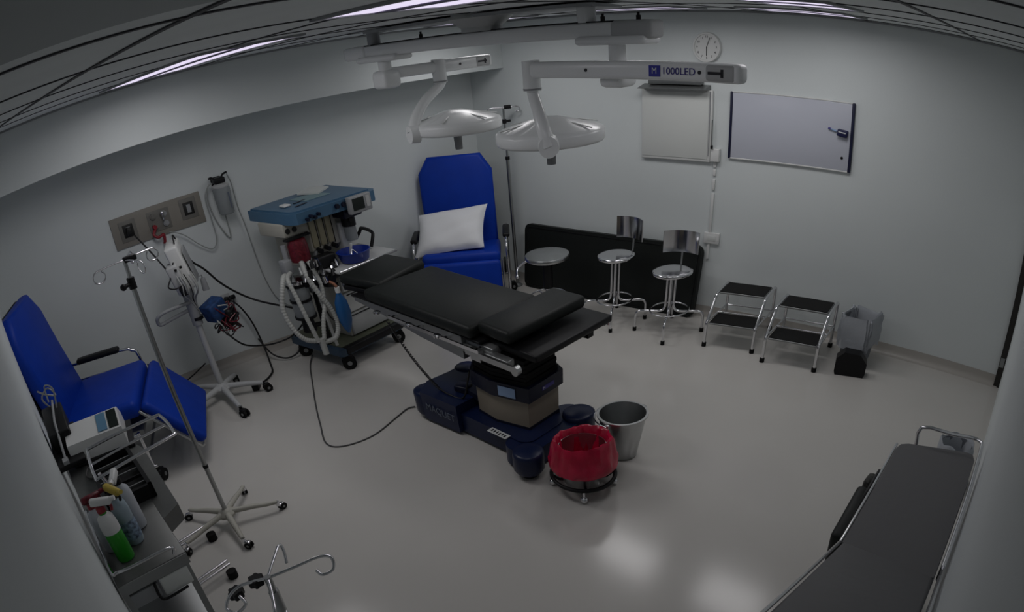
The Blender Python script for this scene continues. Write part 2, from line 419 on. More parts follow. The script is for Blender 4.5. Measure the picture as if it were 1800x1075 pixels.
# ================================================================= KICK BUCKET AND RED BAG BIN
t=thing('steel_bucket','large empty stainless steel bucket beside the red-bagged bin','bucket',(3.06,1.90,0))
m=M(); R0,R1,hb=.108,.158,.335
m.lathe([(.001,.004),(R0-.01,.004),(R0,.012),(R1,hb),(R1+.012,hb+.002),(R1+.012,hb+.012),(R1-.004,hb+.012),(R1-.006,hb),(R0-.006,.018),(.001,.014)],(0,0,0),40); m.build('bucket_body',steel,t)
m=M(); m.tube([((R1+.03)*math.cos(a),(R1+.03)*math.sin(a),hb-.01+.0*a) for a in [math.radians(-20+200*k/16) for k in range(17)]],.005,8); 
m.build('handle',chrome,t)
for a in (-20,180):
    m=M(); a=math.radians(a); m.box(((R1+.012)*math.cos(a),(R1+.012)*math.sin(a),hb-.012),(.035,.03,.03),(0,0,a),.004); m.build('handle_lug',steel,t)
t=thing('bagged_bin','round steel bin lined with a red bag on a wheeled black ring','bin',(2.60,1.90,0))
m=M(); m.lathe([(.001,.05),(.125,.05),(.135,.06),(.16,.33),(.155,.33),(.13,.065),(.001,.06)],(0,0,0),36); m.build('bin_body',steel,t)
def wr(r,z,a,i):
    k=.005*math.sin(7*a+i*.6)+.004*math.sin(13*a-i*.8)+.003*math.sin(23*a+i*.9)
    return (max(.001,r+k*(1 if i>1 else .3)), z+.006*math.sin(3*a+1)*(i>0)-.02*math.cos(a-.9)*(4<i<8))
m=M(); m.lathe([(.216,.19),(.230,.205),(.228,.235),(.220,.275),(.209,.325),(.198,.375),(.186,.395),(.170,.385),(.157,.30),(.140,.20),(.128,.10),(.05,.075),(.001,.075)],(0,0,0),72,fn=wr); m.build('bag_liner',redm,t)
m=M(); m.tube([(.212*math.cos(2*PI*k/40),.212*math.sin(2*PI*k/40),.105) for k in range(40)],.014,8,closed=True)
for k in range(4):
    a=2*PI*k/4+.75; m.tube([(.212*math.cos(a),.212*math.sin(a),.105),(.16*math.cos(a),.16*math.sin(a),.06),(.02*math.cos(a),.02*math.sin(a),.045)],.010,8)
m.build('dolly_ring',blackp,t)
for k in range(4):
    a=2*PI*k/4+.75-.1; x,y=.205*math.cos(a),.205*math.sin(a)
    f=M(); f.cyl((x,y,.045),(x,y,.10),.008); o=f.build('caster',chrome,t); f=M(); f.sphere((x,y,.025),.025,sc=(1,1,1)); f.build('wheel',chrome,o)

# ================================================================= STOOLS
def stool_base(t,hseat,hring=.24,R=.24,rot=0.0,legs=4):
    for k in range(legs):
        a=2*PI*k/legs+rot; c,s_=math.cos(a),math.sin(a)
        P=[(.035*c,.035*s_,hseat-.06),(.035*c,.035*s_,.30),(.045*c,.045*s_,.225),(.09*c,.09*s_,.195),((R-.06)*c,(R-.06)*s_,.195),(R*c-.01*c,R*s_-.01*s_,.175),(R*c,R*s_,.12),(R*c,R*s_,.03)]
        m=M(); m.tube(P,.0115,10,smooth=5); l=m.build('leg',chrome,t)
        m=M(); m.cyl((R*c,R*s_,0),(R*c,R*s_,.035),.018); m.build('rubber_foot',rubber,l)
    m=M(); m.tube([(.175*math.cos(2*PI*k/40),.175*math.sin(2*PI*k/40),hring-.03) for k in range(40)],.0075,8,closed=True); m.build('foot_ring',chrome,t)
    m=M(); m.cyl((0,0,.17),(0,0,hseat-.02),.013); m.build('spindle',chrome,t)
def seat(t,h,r=.178,mt=steel):
    m=M(); m.lathe([(.001,h-.022),(r*.55,h-.024),(r*.95,h-.030),(r,h-.022),(r,h-.006),(r*.97,h),(r*.8,h+.001),(.001,h-.001)],(0,0,0),40); return m.build('seat',mt,t)
def backrest_stool(loc,rz,rot,label,h):
    t=thing('swivel_stool',label,'stool',loc,rz,'chrome swivel stools with backrests')
    stool_base(t,h,R=.305,rot=rot); seat(t,h,.178,chrome)
    m=M(); m.tube([(0,.02,h-.035),(0,.20,h-.03),(0,.235,h+.01),(0,.235,h+.25)],.009,8,smooth=4); m.build('back_post',steeld,t)
    m=M(); n=14; vs=[];fs=[]
    for i in range(n+1):
        a=math.radians(-38+76*i/n); 
        for z in(h+.09,h+.28):
            for rr in(.26,.268): vs.append((rr*math.sin(a),rr*math.cos(a)-.035,z))
    for i in range(n):
        a=i*4;b_=a+4
        fs+= [[a,b_,b_+2,a+2],[a+1,a+3,b_+3,b_+1],[a,a+1,b_+1,b_],[a+2,b_+2,b_+3,a+3]]
    fs+=[[0,2,3,1],[n*4,n*4+1,n*4+3,n*4+2]]
    m.add(vs,fs,True); m.build('backrest',chrome,t); return t
backrest_stool((5.03,2.69,0),math.radians(-80),math.radians(-67.5+80),'chrome swivel stool with backrest, beside the first step stool',.57)
backrest_stool((5.045,3.30,0),math.radians(-100),math.radians(-62+100),'chrome swivel stool with backrest, between two other stools',.63)
t=thing('operator_stool','brushed steel round stool on a black column nearest the room corner','stool',(4.81,3.96,0))
m=M(); h=.625; r=.228; m.lathe([(.001,h-.05),(r*.8,h-.055),(r*.97,h-.04),(r,h-.02),(r*.96,h-.004),(r*.7,h+.006),(.001,h+.008)],(0,0,0),44); m.build('seat',steel,t)
m=M(); m.cyl((0,0,.30),(0,0,h-.05),.052); m.cyl((0,0,h-.10),(0,0,h-.052),.07); m.build('column_boot',blackp,t)
m=M(); m.cyl((0,0,.13),(0,0,.31),.028); m.build('gas_lift',chrome,t)
m=M(); m.tube([(.19*math.cos(2*PI*k/40),.19*math.sin(2*PI*k/40),.22) for k in range(40)],.009,8,closed=True)
for k in range(5):
    a=2*PI*k/5; m.tube([(.03*math.cos(a),.03*math.sin(a),.2),(.19*math.cos(a),.19*math.sin(a),.22)],.007,8)
m.build('foot_ring',chrome,t)
for k in range(5):
    a=2*PI*k/5+.4; c,s_=math.cos(a),math.sin(a); m=M(); m.tube([(.02*c,.02*s_,.135),(.15*c,.15*s_,.12),(.27*c,.27*s_,.085)],.016,8,rads=[.022,.017,.013]); o=m.build('leg',chrome,t)
    caster(t,.275*c,.275*s_,.085,.028,a,'caster',rubber,blackp,.014)
m=M(); m.tube([(-.03,.12,.56),(-.10,.20,.55),(-.17,.25,.50),(-.20,.24,.44)],.012,8,smooth=4); m.sphere((-.20,.24,.43),.02); m.build('lever',chrome,t)

# ================================================================= STEP STOOLS
def step_stool(loc,rz,label):
    t=thing('step_stool',label,'step stool',loc,rz,'two-step stools along the right wall')
    wd,dp,h1,h2=.41,.52,.22,.42    # local x = across, y = depth (0 front)
    for sx in(-1,1):
        x=sx*wd/2
        m=M(); m.tube([(x,0,.03),(x,0,.19),(x,.02,.235),(x,.16,h2-.05),(x,.19,h2-.02),(x,.24,h2-.008),(x,dp-.06,h2-.008),(x,dp-.02,h2-.02),(x,dp,h2-.06),(x,dp,.03)],.0125,10,smooth=3)
        l=m.build('side_frame',chrome,t)
        for y in(0,dp):
            m=M(); m.cyl((x,y,0),(x,y,.036),.019); m.build('rubber_foot',rubber,l)
    m=M(); m.tube([(-wd/2,dp,.19),(wd/2,dp,.19)],.008,8)
    for sx in(-1,1): m.tube([(sx*wd/2,.0,.225),(sx*wd/2,dp,.19)],.008,8)
    m.tube([(-wd/2,.27,.215),(wd/2,.27,.215)],.008,8)
    m.build('brace',chrome,t)
    for (y0,y1,z) in((.005,.235,h1),(.215,.46,h2)):
        m=M(); m.bx(-wd/2+.015,wd/2-.015,y0,y1,z-.018,z-.003,.004); s_=m.build('step',steeld,t)
        m=M(); m.bx(-wd/2+.02,wd/2-.02,y0+.004,y1-.004,z-.003,z+.003); m.build('tread',tread,s_)
    return t
step_stool((4.905,2.04,0),math.radians(-86+3),'chrome step stool with black treads, closest to the swivel stools')
step_stool((4.835,1.495,0),math.radians(-86+1),'chrome step stool with black treads, beside the lined waste bin')

# ================================================================= WASTE BIN, BLACK BOX
t=thing('waste_bin','square waste bin with a clear plastic liner by the right wall','bin',(5.22,1.09,0),math.radians(-8))
m=M()
def sq(r,n=10): 
    return rpoly(-r,r,-r,r,r*.3,n)
lay=[(.085,.005),(.095,.05),(.115,.40)]
vs=[];fs=[];pp=None
for r,z in lay:
    p=sq(r); vs+= [(a,b_,z) for a,b_ in p]
n=len(sq(.1)); 
for i in range(len(lay)-1):
    for k in range(n): fs.append([i*n+k,i*n+(k+1)%n,(i+1)*n+(k+1)%n,(i+1)*n+k])
fs.append(list(range(n))[::-1]); m.add(vs,fs,True); m.build('bin_body',linerin,t)
m=M(); vs=[];fs=[]; lay=[(.125,.15),(.132,.2),(.131,.28),(.130,.36),(.128,.415),(.122,.42),(.110,.39),(.098,.2),(.082,.06)]
rr=random.Random(3)
for i,(r,z) in enumerate(lay):
    for k,(a,b_) in enumerate(sq(r)):
        q=.006*math.sin(k*1.9+i)+.005*math.sin(k*.7+i*2.1); sc=1+q/r
        vs.append((a*sc,b_*sc,z+.012*math.sin(k*.8+i*.3)*(i<7)))
for i in range(len(lay)-1):
    for k in range(n): fs.append([i*n+k,i*n+(k+1)%n,(i+1)*n+(k+1)%n,(i+1)*n+k])
m.add(vs,fs,True); m.build('bag_liner',liner,t)
m=M(); m.prism([(-.105,0),(.105,0),(.115,.03),(.115,.12),(.06,.19),(-.06,.20),(-.115,.14),(-.115,.03)],-.05,.05,axis='y')
o=m.build('black_case',blackp); o.location=(4.97,1.05,0); o.rotation_euler=(0,0,math.radians(-76)); tag(o,'small black faceted case on the floor in front of the clear-lined bin','case')

# ================================================================= BLACK MAT leaning on right wall
t=thing('stretcher_pad','long black rounded pad leaning against the right wall behind the stools','pad',(5.40,3.71,0),math.radians(-90))
m=M(); m.prism([(a,b_) for a,b_ in rpoly(-1.08,1.08,.0,.66,.07)],-.028,.028,axis='y'); 
ma=math.radians(-7)
o=m.build('pad_body',blackv,t); o.rotation_euler=(ma,0,0)
m=M(); m.tube([(a,-.0295,b_) for a,b_ in rpoly(-1.05,1.05,.03,.63,.06)],.004,6,closed=True); q=m.build('piping',blackp,t); q.rotation_euler=(ma,0,0)

# ================================================================= WALL ITEMS (right wall)
RZ=math.radians(-90)
def onR(y,z): return (X-.001,y,z)
t=thing('wall_clock','round white wall clock with black numerals','clock',onR(2.70,2.335),RZ)
m=M(); R_=.127; m.lathe([(.001,.0),(R_,.0),(R_,.028),(R_*.97,.034),(R_*.88,.034),(R_*.86,.024),(.001,.024)],(0,0,0),48,rot=(PI/2,0,0)); m.build('clock_case',whitep,t)
m=M(); m.lathe([(.001,.0245),(R_*.855,.0245),(R_*.855,.0235),(.001,.0235)],(0,0,0),48,rot=(PI/2,0,0)); fc=m.build('clock_face',whitep,t)
for k in range(1,13):
    a=math.radians(90-30*k); text('numeral',str(k),.026,inkd,fc,(.088*math.cos(a),-.0255,.088*math.sin(a)),(PI/2,0,0),.0006)
m=M(); m.box((0,-.028,-.034),(.006,.0015,.075)); m.build('hour_hand',inkd,t)
a=math.radians(68); m=M(); m.box((.042*math.cos(a),-.030,.042*math.sin(a)),(.092,.0015,.004),(0,-a,0)); m.build('minute_hand',inkd,t)
# light box / viewer
t=thing('viewing_screen','square white viewing screen with a grey shelf along its top','screen',onR(2.985,1.685),RZ)
m=M(); m.bx(-.345,.345,-.030,0,-.305,.295,.008); m.build('screen_frame',whitep,t)
m=M(); m.bx(-.33,.315,-.034,-.029,-.28,.275,.003); m.build('screen_panel',boxw,t)
m=M(); m.bx(.322,.330,-.035,-.030,-.25,.28); m.build('frame_gap',greyp,t)
m=M(); m.prism([(-.13,.30),(-.13,.305),(-.005,.335),(-.005,.295),(-.02,.295)],-.33,.315,axis='x'); m.build('film_shelf',alum,t)
m=M(); m.bx(-.26,.25,-.06,-.005,.335,.385,.004); m.build('top_housing',alum,t)
# outlet box beside viewer + channel
t=thing('outlet_box','small white wall box by the viewing screen, with a cable channel below','outlet',onR(2.60,1.44),RZ)
m=M(); m.bx(-.035,.045,-.04,0,-.05,.06,.006); m.build('box_body',whitep,t)
m=M(); m.box((-.02,-.05,.075),(.02,.02,.03),None,.004); m.build('plug',blackp,t)
m=M(); m.tube([(-.02,-.05,.09),(-.024,-.05,.18),(-.026,-.045,.30)],.004,6,smooth=4); m.build('cord',cableg,t)
m=M(); 
for (z0,z1) in((-.10,-.05),(-.17,-.115),(-.29,-.20),(-.66,-.32)): m.bx(-.012,.012,-.014,0,z0,z1,.002)
m.bx(-.012,.012,-.014,0,-.90,-.66); m.build('cable_channel',whitep,t)
m=M(); m.bx(-.05,.10,-.02,0,-.76,-.66,.005); m.build('socket_plate',whitep,t)
m=M(); m.bx(-.02,.07,-.0215,-.019,-.735,-.685,.001); m.build('socket_insert',boxw,t)
# whiteboard
t=thing('whiteboard','white dry-erase board with dark ends right of the viewing screen','whiteboard',onR(1.955,1.705),RZ)
m=M(); m.bx(-.51,.51,-.018,0,-.27,.27,.012); m.build('board_panel',boardw,t)
for sx in(-1,1):
    m=M(); m.bx(sx*.515-.012,sx*.515+.012,-.024,-.0,-.275,.275,.006); m.build('end_strip',navyf,t)
for z in(-.272,.272):
    m=M(); m.bx(-.51,.51,-.021,-.001,z-.006,z+.006,.003); m.build('edge_strip',whitep,t)
m=M(); m.cyl((.45,-.018,-.165),(.45,-.026,-.165),.010); m.build('magnet',blackp,t)
t=thing('board_eraser','dark blue eraser stuck on the right side of the whiteboard','eraser',(X-.001-.02,1.51,1.735),RZ)
m=M(); m.box((0,-.018,0),(.085,.034,.055),(0,math.radians(8),0),.008); m.build('eraser_body',mat('eraser_navy',(.01,.012,.06),.5),t)
m=M(); m.box((.0,-.037,.008),(.06,.004,.008),(0,math.radians(8),0)); m.build('eraser_label',labelw,t)
t=thing('marker_pen','blue marker pen beside the eraser on the whiteboard','pen',(X-.001-.02,1.585,1.75),RZ)
m=M(); m.cyl((-.03,-.010,.008),(.025,-.010,-.006),.007,seg=12); m.build('pen_body',labelb,t)
m=M(); m.cyl((-.045,-.010,.012),(-.025,-.010,.007),.008,seg=12); m.build('pen_cap',inkp,t)

# ================================================================= WALL ITEMS (left wall)
def onL(x,z,off=.001): 
    n=Vector((-math.sin(DL),math.cos(DL))); y=YL(x); return (x-n.x*off,y-n.y*off,z)
t=thing('medical_gas_panel','beige wall panel with gas outlets and power sockets','panel',onL(1.995,1.475),DL)
PW=.41
m=M(); m.bx(-PW,PW,-.012,0,-.135,.135,.002); m.build('back_plate',panelm,t)
for (x,z,w_,kind) in((-.27,.0,.075,'s'),(.01,-.0,.10,'g'),(.285,.02,.075,'s')):
    m=M(); m.bx(x-w_,x+w_,-.016,-.011,z-.09,z+.09,.003); o=m.build('outlet_plate',plated,t)
    if kind=='s':
        m=M(); m.bx(x-.045,x+.045,-.021,-.015,z-.055,z+.055,.004); q=m.build('socket',dark,o)
        m=M(); m.bx(x-.018,x+.018,-.0225,-.0205,z-.035,z+.035); m.build('socket_insert',greyp,o)
    else:
        for k,(dx,dz) in enumerate(((-.05,.045),(.05,.045),(-.05,-.04),(.05,-.04))):
            m=M(); m.cyl((x+dx,-.016,z+dz),(x+dx,-.03,z+dz),.026); m.cyl((x+dx,-.03,z+dz),(x+dx,-.038,z+dz),.016); m.build('gas_outlet',greyp if k%2 else plated,o)
m=M(); m.cyl((.04,-.03,.03),(.04,-.075,.03),.012); m.cyl((.04,-.06,.055),(.04,-.06,.0),.008); m.sphere((.04,-.06,.06),.018); m.build('flow_fitting',chrome,t)
m=M(); m.box((-.27,-.04,-.0),(.05,.045,.06),(0,.2,0),.01); m.build('power_plug',dark,t)
m=M(); m.tube([(-.05,-.035,-.06),(-.08,-.06,-.10),(-.05,-.07,-.13),(0,-.06,-.12),(.0,-.05,-.17),(-.01,-.05,-.20)],.013,8,smooth=5); m.cyl((-.05,-.016,-.04),(-.05,-.06,-.04),.018); plabel(m.build('vacuum_fitting',redp,t),'red coiled fitting')
# suction canister
t=thing('suction_canister','clear suction canister with looping tubes on the wall beside the gas panel','canister',onL(2.575,1.50),DL)
m=M(); m.bx(-.045,.045,-.03,0,.10,.19,.006); m.build('bracket',blackp,t)
m=M(); m.lathe([(.001,-.13),(.06,-.13),(.068,-.12),(.078,.09),(.07,.11),(.001,.112)],(0,-.10,0),28); m.build('jar',smoke,t)
m=M(); m.box((.03,-.178,-.01),(.012,.001,.14)); m.build('jar_scale',inkg,t)
m=M(); m.lathe([(.001,.105),(.075,.105),(.078,.118),(.05,.135),(.001,.138)],(0,-.10,0),28); m.build('jar_lid',greyw,t)
m=M(); m.box((0,-.09,.165),(.10,.09,.05),None,.012); m.tube([(-.03,-.09,.18),(-.06,-.09,.20),(-.085,-.09,.195)],.009,8,smooth=3); m.tube([(.03,-.09,.18),(.05,-.09,.205),(.09,-.09,.215)],.009,8,smooth=3); m.build('head_valve',blackp,t)
tb=M()
tb.tube([(-.06,-.09,.15),(-.10,-.07,.13),(-.125,-.05,.02),(-.10,-.03,-.15),(-.06,-.03,-.27),(-.02,-.03,-.35),(.0,-.02,-.33),(-.0,-.03,-.22),(-.01,-.06,-.14)],.006,8,smooth=6)
tb.tube([(-.085,-.06,.14),(-.14,-.05,.05),(-.135,-.04,-.15),(-.14,-.04,-.33),(-.2,-.04,-.40),(-.30,-.05,-.33),(-.42,-.06,-.20),(-.53,-.06,-.14)],.005,8,smooth=6)
tb.tube([(.09,-.08,.2),(.12,-.05,.10),(.13,-.03,-.10),(.155,-.02,-.30),(.17,-.02,-.60),(.19,-.02,-.80),(.24,-.02,-1.0),(.34,-.03,-1.12),(.5,-.06,-1.2)],.005,8,smooth=6)
tb.build('suction_tube',tubec,t)

# ================================================================= SURGICAL LIGHTS
RX=3.10; RY0,RY1=1.80,4.22; RZt=2.535; RZb=2.455
t=thing('surgical_light','white ceiling rail carrying two dished surgical lights over the operating table','surgical light',(RX,3.0,H))
def lo(x,y,z): return (x-RX,y-3.0,z-H)
m=M(); m.box(lo(RX,(RY0+RY1)/2,(RZt+RZb)/2),(.10,RY1-RY0-.1,RZt-RZb),None,.012); m.build('rail',lampw,t)
m=M(); m.box(lo(RX-.003,(RY0+RY1)/2-.03,RZt+.004),(.08,RY1-RY0-.12,.006)); m.build('rail_top_strip',blackp,t)
for y,lab in((RY0+.10,1),(RY1-.10,0)):
    m=M(); m.box(lo(RX,y,(RZt+RZb)/2),(.13,.24,RZt-RZb+.012),None,.02); m.build('rail_end',greyw if lab else lampw,t)
for y in(RY0+.09,RY0+.30,RY1-.25,RY1-.75,2.95):
    m=M(); m.cyl(lo(RX,y,RZt),lo(RX,y,RZt+.03),.012); m.cyl(lo(RX,y,RZt+.03),lo(RX,y,RZt+.045),.007); m.build('bolt',blackp,t)
m=M(); m.lathe([(.001,0),(.17,0),(.19,-.03),(.12,-.085),(.12,-.11),(.001,-.11)],(0,-.06,0),36); m.build('ceiling_canopy',greyw,t)
m=M(); m.cyl((0,-.80,0),(0,-.80,-.11),.05); m.build('ceiling_column',lampw,t)
m=M(); m.cyl((0,.95,0),(0,.95,-.11),.045); m.build('ceiling_column',greyp,t)
m=M(); m.prism([(-.16,-.95),(.42,-.75),(.42,.70),(-.16,.85)],-.03,-.012); m.build('mount_plate',greyp,t)
def lamp(hub,joint,armend,armz,head,R0,lab,pivdir,logo):
    hx,hy=hub
    m=M(); m.box(lo(hx,hy,RZb-.012),(.17,.42,.045),None,.02); m.build('carriage',lampw,t)
    m=M(); m.cyl(lo(hx,hy,RZb-.02),lo(hx,hy,armz-.0),.045); m.build('carriage_stem',lampw,t)
    m=M(); m.box(lo(hx,hy,armz-.035),(.15,.15,.12),None,.03,3); m.build('hub',lampw,t)
    a=Vector((*armend,0));b=Vector((*joint,0)); d=(b-a).normalized(); L_=(b-a).length; ang=math.atan2(d.y,d.x)
    c=(a+b)/2
    m=M(); m.box(lo(c.x,c.y,armz),(L_,.075,.085),(0,0,ang),.022,3); arm=m.build('spring_arm',lampw,t)
    e=a+d*.10; m=M(); m.box(lo(e.x,e.y,armz),(.16,.082,.075),(0,0,ang),.018,3); m.build('arm_cap',greyw,t)
    n=Vector((d.y,-d.x,0)); 
    if n.dot(Vector((-1,-1,0)))<0: n=-n
    s1=a+d*(.12)+n*.043; m=M(); m.box(lo(s1.x,s1.y,armz),(.075,.004,.012),(0,0,ang)); m.box(lo(*(a+d*.085+n*.043).xy,armz),(.012,.004,.035),(0,0,ang)); m.build('arm_catch',inkd,t)
    for q in (.15,.66):
        s1=a+d*(L_*q)+n*.038; m=M(); m.cyl(lo(s1.x,s1.y,armz),lo(s1.x+n.x*.005,s1.y+n.y*.005,armz),.008); m.build('arm_screw',inkd,t)
    m=M(); m.cyl(lo(b.x,b.y,armz+.05),lo(b.x,b.y,armz-.11),.05); m.build('joint',lampw,t)
    m=M(); m.cyl(lo(b.x,b.y,armz-.095),lo(b.x,b.y,armz-.105),.052); m.build('joint_band',greyp,t)
    if logo:
        s1=a+d*(L_*.235)+n*.040; rz=math.atan2(-d.y,-d.x) if True else 0
        q=lo(s1.x,s1.y,armz)
        lg=a+d*(L_*.335)
        text('model_lettering','1000LED',.044,inkp,arm,q,(PI/2,0,rz),.0008,'CENTER',1.15)
        s2=a+d*(L_*.335)+n*.040; m=M(); m.box(lo(s2.x,s2.y,armz),(.065,.003,.05),(0,0,ang)); bd=m.build('logo_badge',mat('badge_blue',(.03,.03,.30),.4),arm)
        s3=s2+n*.0025; text('logo_lettering','M',.04,labelw,bd,lo(s3.x,s3.y,armz),(PI/2,0,rz),.0005)
    # head
    P=Vector(head); pv=Vector((pivdir[0],pivdir[1],0)).normalized()
    hd=lo(*P)
    m=M()
    def rad(r,z,a,i): return (r,z-(.006 if (i in(3,4,5) and (math.degrees(a)%60)<4) else 0))
    m.lathe([(.001,.095),(.06,.093),(.12,.08),(R0*.55,.062),(R0*.90,.035),(R0*.985,.022),(R0,.008),(R0,-.030),(R0*.97,-.045),(R0*.90,-.049),(R0*.88,-.045),(.001,-.040)],hd,72,fn=rad); hb=m.build('lamp_head',lampw,t)
    m=M(); m.lathe([(.001,-.041),(R0*.87,-.0465),(R0*.87,-.0485),(.001,-.0445)],hd,48); m.build('lens',boxw,hb)
    for k in range(6):
        aa=2*PI*k/6+.5; m=M(); m.box((hd[0]+R0*.70*math.cos(aa),hd[1]+R0*.70*math.sin(aa),hd[2]+.054),(R0*.5,.014,.006),(0,math.radians(9),aa),.002); m.build('head_rib',whitep,hb)
    m=M(); m.cyl((hd[0],hd[1],hd[2]-.05),(hd[0],hd[1],hd[2]-.17),.032,.027); plabel(m.build('handle',greyp,hb),'grey sterilisable grip')
    # yoke
    J=Vector(lo(b.x,b.y,armz-.10)); E=Vector(hd)+pv*(R0+.015)+Vector((0,0,-.02))
    M1=J.lerp(E,.38)+Vector((0,0,.0))+pv*.045; M2=J.lerp(E,.72)+pv*.045
    m=M(); m.tube([J+Vector((0,0,.03)),J+Vector((0,0,-.02)),M1,M2,E],.03,12,smooth=8,rads=[.032,.032,.034,.040,.045]); m.build('yoke',lampw,t)
    m=M(); m.cyl(E-pv*.03,E+pv*.035,.062,.055,24); m.build('yoke_pivot',lampw,t)
lamp((3.10,2.02),(3.06,2.56),(2.84,1.22),2.305,(3.22,2.58,1.945),.325,'',(-.80,-.60),True)
lamp((3.10,3.87),(3.47,3.74),(3.98,3.73),2.335,(3.46,3.62,1.95),.325,'',(-.92,.25),False)
m=M(); a=Vector((3.10,3.87,0)); b=Vector((3.47,3.74,0)); c=(a+b)/2; m.box(lo(c.x,c.y,2.335),((b-a).length,.07,.075),(0,0,math.atan2(b.y-a.y,b.x-a.x)),.02); m.build('link_arm',lampw,t)

# ================================================================= RECLINERS
def recliner(loc,rz,label,reclined,legang,group,arms=(-1,1),LL=.50):
    t=thing('recliner_chair',label,'recliner',loc,rz,group)
    W=.41   # half width of cushions ; local -y = front, +y = back
    sh=.60
    m=M(); m.box((0,0,sh-.06),(2*W,.60,.13),(math.radians(-3),0,0),.045,4); m.build('seat_cushion',bluev,t)
    # backrest : chamfered top outline
    bl=.885; ol=[(-W+.02,0),(W-.02,0),(W-.02,bl*.82),(W-.13,bl),(-W+.13,bl),(-W+.02,bl*.82)]
    # round pad by layering offsets
    m=M()
    def outline(ins): 
        k=[]
        for x,z in ol:
            k.append((x-ins*(1 if x>0 else -1), z+(ins if z<.1 else -ins)))
        return k
    lay=[(.03,-.055),(.008,-.045),(0,-.02),(0,.02),(.008,.045),(.03,.055)]
    vs=[];fs=[];n=6
    for ins,yy in lay: vs+=[(x,yy,z) for x,z in outline(ins)]
    for i in range(len(lay)-1):
        for k in range(n): fs.append([i*n+k,i*n+(k+1)%n,(i+1)*n+(k+1)%n,(i+1)*n+k])
    fs.append(list(range(n))); fs.append([5*n+k for k in range(n)][::-1])
    m.add(vs,fs,True); back=m.build('backrest_cushion',bluev,t)
    m=M(); m.prism([(x*.97,z*.99) for x,z in ol],.057,.075,axis='y'); bb=m.build('backrest_shell',blackp,back)
    m=M()
    m.tube([(-W*.8,.085,0),(-W*.8,.085,bl*.9)],.014,8); m.tube([(W*.8,.085,0),(W*.8,.085,bl*.9)],.014,8); m.tube([(-W*.8,.085,.4),(W*.8,.085,.4)],.012,8); m.build('backrest_frame',steeld,back)
    back.location=(0,.27,sh-.06); back.rotation_euler=(-math.radians(reclined),0,0)
    # leg rest hinged at seat front
    m=M(); m.box((0,-.035,-LL/2-.0),(2*W,.08,LL),None,.035,4); leg=m.build('legrest_cushion',bluev,t)
    leg.location=(0,-.30,sh-.05); leg.rotation_euler=(-math.radians(legang),0,0)
    m=M(); m.tube([(-W-.02,0,-.0),(-W-.02,0,-LL),(-W+.05,.02,-LL-.02),(W-.05,.02,-LL-.02),(W+.02,0,-LL),(W+.02,0,0)],.011,8); m.build('legrest_frame',steel,leg)
    for sx in(-1,1):
        x=sx*(W+.075)
        if sx in arms:
            m=M(); m.tube([(x,-.25,.10),(x,-.25,.60),(x,-.21,.675),(x,-.13,.70),(x,.30,.70),(x,.32,.66),(x,.32,.12)],.013,10,smooth=3); m.tube([(x,-.25,.45),(x,.32,.45)],.010,8); m.tube([(x,-.25,.56),(x,.32,.56)],.010,8)
            for y in(-.12,.0,.12): m.tube([(x,y,.45),(x,y,.56)],.007,6)
            m.tube([(x,-.28,.13),(x,.36,.13)],.013,8); m.build('arm_frame',chrome,t)
            m=M(); m.box((x,.06,.715),(.075,.36,.045),None,.018,3); m.build('armrest_pad',blackp,t)
        else:
            m=M(); m.tube([(x,-.25,.10),(x,-.25,.42)],.013,8); m.tube([(x,.32,.10),(x,.32,.42)],.013,8); m.tube([(x,-.28,.13),(x,.36,.13)],.013,8); m.tube([(x,-.25,.40),(x,.32,.40)],.013,8); m.build('side_frame',chrome,t)
        m=M(); m.box((x-sx*.04,.10,.36),(.02,.22,.10),None,.004); m.build('recline_bracket',blackp,t)
        for y in(-.26,.34): caster(t,x,y,.13,.045,.3*sx,'caster')
    m=M(); m.tube([(-W-.07,-.25,.2),(W+.07,-.25,.2)],.012,8); m.tube([(-W-.07,.32,.2),(W+.07,.32,.2)],.012,8); m.bx(-W+.05,W-.05,-.26,.28,.34,.375,.004); m.build('under_frame',steeld,t)
    return t
rA=recliner((.88,5.02,0),math.radians(64),'blue vinyl recliner with raised footrest beside the near cart and tall floor pole',9,38,'blue patient recliners',(1,))
rB=recliner((4.62,4.98,0),math.radians(-48),'blue vinyl recliner in the far corner with a white pillow on its seat',9,6,'blue patient recliners')
# pillow
t_=M(); n=22; vs=[];fs=[]
for i in range(n+1):
    for j in range(n+1):
        for sg in(1,-1):
            u=-1+2*i/n; v=-1+2*j/n
            e=(1-u**4)*(1-v**4); th=.085*max(0,e)**.5*(1+.08*math.sin(5*u+3*v)+.05*math.sin(9*v-4*u))
            px=.31*u*(1-.07*(1-v*v)*0-.06*v*v*0)*(1-.10*(1-abs(u))*0); px=.37*u*(.92+.08*v*v)+.05*v; pz=.24*v*(.92+.08*u*u)
            vs.append((px,sg*th,pz))
def ix(i,j,k): return (i*(n+1)+j)*2+k
for i in range(n):
    for j in range(n):
        fs.append([ix(i,j,0),ix(i+1,j,0),ix(i+1,j+1,0),ix(i,j+1,0)]); fs.append([ix(i,j,1),ix(i,j+1,1),ix(i+1,j+1,1),ix(i+1,j,1)])
t_.add(vs,fs,True); pl=t_.build('pillow',linen); tag(pl,'white pillow leaning on the blue recliner seat in the far corner','pillow')
pl.location=(4.545,5.03,.775); pl.rotation_euler=(math.radians(-48),math.radians(-4),math.radians(-46))

